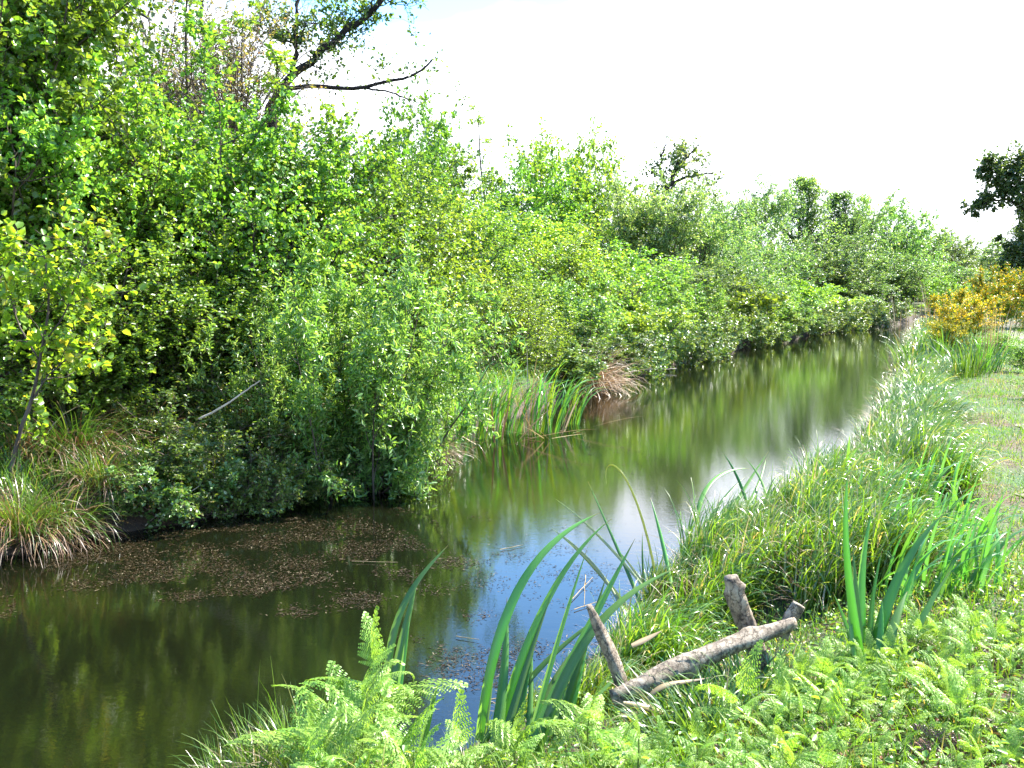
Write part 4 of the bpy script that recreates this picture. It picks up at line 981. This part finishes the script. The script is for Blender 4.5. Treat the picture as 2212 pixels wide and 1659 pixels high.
# grasses at bottom left
g1 = tussock_mesh(120, .55, .007, .14, .5, .9, M['sedge'], 120); g2 = tussock_mesh(70, .4, .007, .15, .7, 1.2, M['dry'], 121)
g3 = tussock_mesh(9, .75, .012, .07, .25, .4, M['grass'], 122)
GG = 'grass tufts at the bottom left'
for dx, Y, k, lb in [(590, 3.9, .6, 'reddish and green grass tuft left of the bracken clump'), (520, 3.85, .6, 'grass tuft with tall pale blades at the bottom left'), (450, 3.8, .45, 'thin outermost grass tuft at the bottom left'), (930, 4.0, .45, 'fine grass under the curled bracken'), (1010, 4.2, .5, 'fine grass at the foot of the cattail clump'), (640, 3.7, .6, 'grass tuft beneath the leftmost bracken')]:
    x = (dx * KD - 512) / F_PX * Y; z = max(0.0, float(gz(x, Y)))
    tussock_thing('grass_tuft', lb, 'grass tuft', (x, Y, z), [('blades', g1), ('dead_blades', g2)] + ([('tall_blades', g3)] if dx < 700 else []), GG, rng.random() * 6, (k, k, k))
# grass and small weeds growing through the ferns
rg = np.random.default_rng(6); g = Geo(); x, y, s, n = scatter(9000, 2.3, 6.8, -2.3, 1.6, rg)
ok = n > edgeR(s) + .12; x, y = x[ok], y[ok]
blades(g, np.stack([x, y, gz(x, y) - .01], -1), rg.random(len(x)) * 6.283, rg.uniform(.06, .24, len(x)), np.full(len(x), .005), rg.uniform(0, .6, len(x)), rg.uniform(.2, 1.6, len(x)), 4, 0, rg)
tag(link('fern_grass', g.mesh('fern_grass', M['grass'], True)), 'thin grass growing up between the bracken ferns', 'grass', kind='stuff')
g = Geo(); x, y, s, n = scatter(9000, 2.3, 6.5, -2.0, 1.6, rg); ok = n > edgeR(s) + .2; x, y = x[ok], y[ok]
h = rg.random(len(x)) ** 2 * .16; a = rg.random(len(x)) * 6.283
leaves(g, np.stack([x, y, gz(x, y) + h], -1), np.stack([np.cos(a), np.sin(a), rg.uniform(-.1, .5, len(a))], -1), .024, .7, upb=1.2, rg=rg, jit=.5)
tag(link('small_weeds', g.mesh('small_weeds', M['haw'])), 'small round leaved weeds among the bracken', 'ground cover', kind='stuff')
# dark grass in the hollow below the rail
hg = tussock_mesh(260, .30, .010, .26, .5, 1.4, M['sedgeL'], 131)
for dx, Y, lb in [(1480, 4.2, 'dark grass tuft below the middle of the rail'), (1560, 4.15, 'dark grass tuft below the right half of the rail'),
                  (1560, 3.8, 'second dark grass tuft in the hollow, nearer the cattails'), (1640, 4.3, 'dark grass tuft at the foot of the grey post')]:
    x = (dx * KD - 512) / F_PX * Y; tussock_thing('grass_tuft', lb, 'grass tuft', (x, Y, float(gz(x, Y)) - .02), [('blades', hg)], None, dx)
# brown litter under the ferns
rg = np.random.default_rng(5); g = Geo(); x, y, s, n = scatter(4500, 2.2, 6.5, -2.2, 1.2, rg)
ok = n > edgeR(s) + .1; x, y = x[ok], y[ok]; a = rg.random(len(x)) * 6.283
leaves(g, np.stack([x, y, gz(x, y) + rg.uniform(.005, .04, len(x))], -1), np.stack([np.cos(a), np.sin(a), rg.normal(0, .3, len(a))], -1), .045, .22, upb=1, rg=rg)
tag(link('leaf_litter', g.mesh('leaf_litter', M['skirt'])), 'brown dead bracken litter under the ferns', 'litter', kind='stuff')

# ------------------------------------------------------------------ broken fence
def log(g, pts, radii, k=14, n=40, knots=(), seed=0, gnarl=.10, groove=0.):
    rg = np.random.default_rng(seed); pts = np.array(pts, float); u = np.linspace(0, len(pts) - 1, n)
    P = np.stack([np.interp(u, np.arange(len(pts)), pts[:, q]) for q in range(3)], -1)
    for _ in range(3): P[1:-1] = P[1:-1] * .5 + (P[:-2] + P[2:]) * .25
    r = np.interp(np.linspace(0, 1, n), np.linspace(0, 1, len(radii)), radii)
    T = norm(np.gradient(P, axis=0)); ref = np.array([0, 0, 1.]) if abs(T[0, 2]) < .8 else np.array([1., 0, 0])
    A_ = norm(np.cross(T, ref)); B_ = np.cross(T, A_); th = np.linspace(0, 2 * np.pi, k, endpoint=False)
    rr = r[:, None] * (1 + gnarl * np.sin(th * 2 + u[:, None] * 1.3 + seed) + gnarl * .6 * np.sin(th * 3 - u[:, None] * 3.) + rg.normal(0, gnarl * .35, (n, k)) + groove * np.where(np.cos(th * 3 + seed) > .85, -1, 0))
    for kp, ka, kh in knots:
        rr += r[:, None] * kh * np.exp(-((np.linspace(0, 1, n)[:, None] - kp) / .035) ** 2 - ((np.angle(np.exp(1j * (th - ka)))) / .5) ** 2)
    V = P[:, None] + A_[:, None] * (np.cos(th)[None, :, None] * rr[..., None]) + B_[:, None] * (np.sin(th)[None, :, None] * rr[..., None])
    V = V.reshape(-1, 3); i = np.arange(n - 1)[:, None] * k; q = np.arange(k)[None]
    f = np.stack([i + q, i + (q + 1) % k, i + k + (q + 1) % k, i + k + q], -1).reshape(-1, 4)
    V = np.concatenate([V, (P[0] - T[0] * r[0] * .1)[None], (P[-1] + T[-1] * r[-1] * .15)[None]])
    q = np.arange(k); c0 = np.stack([(q + 1) % k, q, np.full(k, n * k)], -1); c1 = np.stack([(n - 1) * k + q, (n - 1) * k + (q + 1) % k, np.full(k, n * k + 1)], -1)
    g.add(V, [f, c0, c1])

def wood_mat():
    m, nt, out = newmat('bare_weathered_wood'); N = nt.nodes.new; Lk = nt.links.new
    tc = N('ShaderNodeTexCoord')
    a = N('ShaderNodeTexNoise'); a.inputs['Scale'].default_value = 13; a.inputs['Detail'].default_value = 9; a.inputs['Roughness'].default_value = .7
    Lk(tc.outputs['Object'], a.inputs[0]); r = N('ShaderNodeValToRGB'); e = r.color_ramp.elements
    e[0].position = .34; e[0].color = (.04, .028, .02, 1); e[1].position = .47; e[1].color = (.19, .145, .095, 1)
    q = e.new(.68); q.color = (.44, .37, .27, 1); Lk(a.outputs[0], r.inputs[0])
    v = N('ShaderNodeTexVoronoi'); v.feature = 'DISTANCE_TO_EDGE'; v.inputs['Scale'].default_value = 22
    mp = N('ShaderNodeMapping'); mp.inputs['Scale'].default_value = (1.6, 1, .8); Lk(tc.outputs['Object'], mp.inputs[0])
    a2 = N('ShaderNodeMixRGB'); a2.inputs[0].default_value = .12; Lk(mp.outputs[0], a2.inputs[1]); Lk(a.outputs[1], a2.inputs[2]); Lk(a2.outputs[0], v.inputs[0])
    cr = N('ShaderNodeValToRGB'); cr.color_ramp.elements[0].color = (.12, .10, .09, 1); cr.color_ramp.elements[1].position = .06; cr.color_ramp.elements[1].color = (1, 1, 1, 1)
    Lk(v.outputs[0], cr.inputs[0]); mu = N('ShaderNodeMix'); mu.data_type = 'RGBA'; mu.blend_type = 'MULTIPLY'; mu.inputs[0].default_value = .9
    Lk(r.outputs[0], mu.inputs[6]); Lk(cr.outputs[0], mu.inputs[7])
    p = N('ShaderNodeBsdfPrincipled'); p.inputs['Roughness'].default_value = .75; Lk(mu.outputs[2], p.inputs[0])
    bp = N('ShaderNodeBump'); bp.inputs['Strength'].default_value = .8; bp.inputs['Distance'].default_value = .008
    ad = N('ShaderNodeMath'); ad.operation = 'MULTIPLY_ADD'; Lk(cr.outputs[0], ad.inputs[0]); ad.inputs[1].default_value = .5; Lk(a.outputs[0], ad.inputs[2])
    Lk(ad.outputs[0], bp.inputs['Height']); Lk(bp.outputs[0], p.inputs['Normal']); Lk(p.outputs[0], out.inputs[0])
    return m
wm = wood_mat()
fr = link('broken_fence', None, loc=tuple(at(1600, 1560, 4.5)))
tag(fr, 'broken rustic fence of two leaning posts and a fallen log rail', 'fence')
def fpart(nm, build, label=None):
    g = Geo(); build(g); o = link(nm, g.mesh(nm, wm, True), fr, loc=tuple(-np.array(fr.location)))
    if label: o['label'] = label
    return o
px_ = KD / F_PX * 4.5
fpart('rail', lambda g: log(g, [at(1325, 1512, 4.28), at(1400, 1478, 4.32), at(1470, 1440, 4.38), at(1560, 1402, 4.44), at(1640, 1372, 4.5), at(1715, 1345, 4.56)],
      [22 * px_, 24 * px_, 22 * px_, 19 * px_, 20 * px_, 14 * px_], knots=[(.42, 1.2, .5), (.75, 4.4, .45), (.2, 3, .3)], seed=3), 'thick cracked log lying slantwise')
fpart('post', lambda g: log(g, [at(1578, 1246, 4.62), at(1590, 1290, 4.62), at(1612, 1350, 4.62), at(1650, 1450, 4.62), at(1690, 1560, 4.6), at(1715, 1640, 4.6)],
      [17 * px_, 22 * px_, 20 * px_, 21 * px_, 19 * px_, 18 * px_], knots=[(.1, 5, .5), (.16, 2.2, .4)], seed=8, groove=.25), 'grey split post with knotted top')
fpart('post', lambda g: log(g, [at(1272, 1308, 4.5), at(1300, 1370, 4.5), at(1330, 1440, 4.5), at(1355, 1520, 4.48), at(1378, 1600, 4.46), at(1400, 1700, 4.45)],
      [6 * px_, 15 * px_, 17 * px_, 15 * px_, 14 * px_, 14 * px_], knots=[(.3, 4, .3)], seed=12), 'brown post with pointed broken top')
fpart('rail_end', lambda g: log(g, [at(1690, 1375, 4.62), at(1708, 1335, 4.62), at(1725, 1305, 4.62)], [15 * px_, 16 * px_, 14 * px_], seed=15), 'dark sawn stub')

# pale curled dead leaves hanging on the rail
for nm, pts, w, lb in [('curled_reed', [(1400, 1510), (1430, 1465), (1480, 1480), (1540, 1462)], 12, 'long pale strip of dead reed below the rail'),
                       ('curled_reed', [(1345, 1520), (1420, 1525), (1440, 1560), (1500, 1545)], 14, 'curled pinkish dead reed leaf under the rail'),
                       ('curled_reed', [(1365, 1395), (1400, 1380), (1430, 1362)], 12, 'short pale dead reed leaf above the rail')]:
    me = blade_mesh([at(a, b, 4.15 + i * .03) for i, (a, b) in enumerate(pts)], w * px_, M['dry'])
    tag(link(nm, me), lb, 'dead reed')

# ------------------------------------------------------------------ floating weed and litter
M['weed'] = foliage('water_weed', (.018, .012, .005), (.042, .026, .010), c3=(.15, .12, .07), trans=.0, tcol=(1, 1, 1), rough=.5, spec=.15, obj_var=0)
def weed_at(n, dx0, dx1, dy0, dy1, thr, rg, seed=0):
    dx = rg.uniform(dx0, dx1, n); dy = rg.uniform(dy0, dy1, n)
    pts = np.array([at_water(a, b) for a, b in zip(dx, dy)])
    f = sum(np.sin(pts[:, 0] * a + pts[:, 1] * b + c) for a, b, c in [(2.1, 3.2, seed), (5.3, -4.1, 1 + seed), (-3.7, 7.9, 2), (9.1, 6.2, 4)])
    e = np.minimum.reduce([(dx - dx0) / (dx1 - dx0), (dx1 - dx) / (dx1 - dx0), (dy - dy0) / (dy1 - dy0) * 2, (dy1 - dy) / (dy1 - dy0) * .6]) * 4
    k = f + np.clip(e, 0, 1) * 4 - 3.5 + 1.4 * np.sin(pts[:, 0] * 23 + 5 * np.sin(pts[:, 1] * 7)) * np.sin(pts[:, 1] * 19 + 4 * np.sin(pts[:, 0] * 9)) + rg.normal(0, .7, n) > thr
    return pts[k]
def at_water(dx, dy):
    d = ray(dx, dy); t = -CAM_H / d[2]; return (d[0] * t, d[1] * t)
rg = np.random.default_rng(9)
W_ = np.concatenate([weed_at(90000, -120, 1080, 1095, 1340, .1, rg), weed_at(3500, 1140, 1460, 955, 1035, .6, rg, 2), weed_at(4500, 820, 1330, 1170, 1300, .6, rg, 3),
                     weed_at(6000, 830, 1200, 1370, 1560, .5, rg, 1), weed_at(3500, 950, 1400, 1100, 1600, .4, rg), weed_at(1500, 1500, 1830, 920, 1030, .9, rg, 5), weed_at(500, 1800, 1930, 780, 830, .2, rg, 5),
                     weed_at(2500, 1150, 1420, 1200, 1400, 1.2, rg, 6)])
a = rg.random(len(W_)) * 6.283; g = Geo()
z = rg.uniform(.001, .004, len(W_)); P0 = np.stack([W_[:, 0], W_[:, 1], z], -1)
leaves(g, P0, np.stack([np.cos(a), np.sin(a), np.zeros(len(a))], -1), .022, .22, upb=4, shape='rhomb', rg=rg, jit=.8)
V = np.concatenate(g.V); V[:, 2] = np.clip(V[:, 2], .0015, .012); g.V = [V]
tag(link('floating_weed', g.mesh('floating_weed', M['weed'])), 'brown water weed and litter floating in mats on the canal', 'water weed', kind='stuff')
GD = 'dead reed stems floating on the near water'
for i, (a0, a1, lb) in enumerate([((985, 1378), (1035, 1386), 'pale reed stem floating beside the cattail clump'),
        ((760, 1215), (860, 1218), 'long thin stem floating on the brown weed'), ((1080, 1190), (1130, 1180), 'short stem floating right of the weed mat'), ((1235, 1298), (1280, 1250), 'pale dead reed leaning at the sedge edge'),
         ((1240, 1320), (1300, 1300), 'lowest dead reed at the sedge edge'), ((1265, 1245), (1262, 1310), 'upright dead reed at the sedge edge'),
        ((1060, 1515), (1130, 1500), 'reed stem floating between the cattail leaves')]):
    p, q = np.array([*at_water(*a0), .012]), np.array([*at_water(*a1), .014])
    g = Geo(); P = np.stack([p + (q - p) * t for t in np.linspace(0, 1, 6)]); P[1:-1, :2] += rg.normal(0, .003, (4, 2)); tubes(g, P[None], np.linspace(.0035, .002, 6)[None], 5)
    tag(link('floating_reed', g.mesh('floating_reed', M['straw'], True)), lb, 'reed stem', GD)
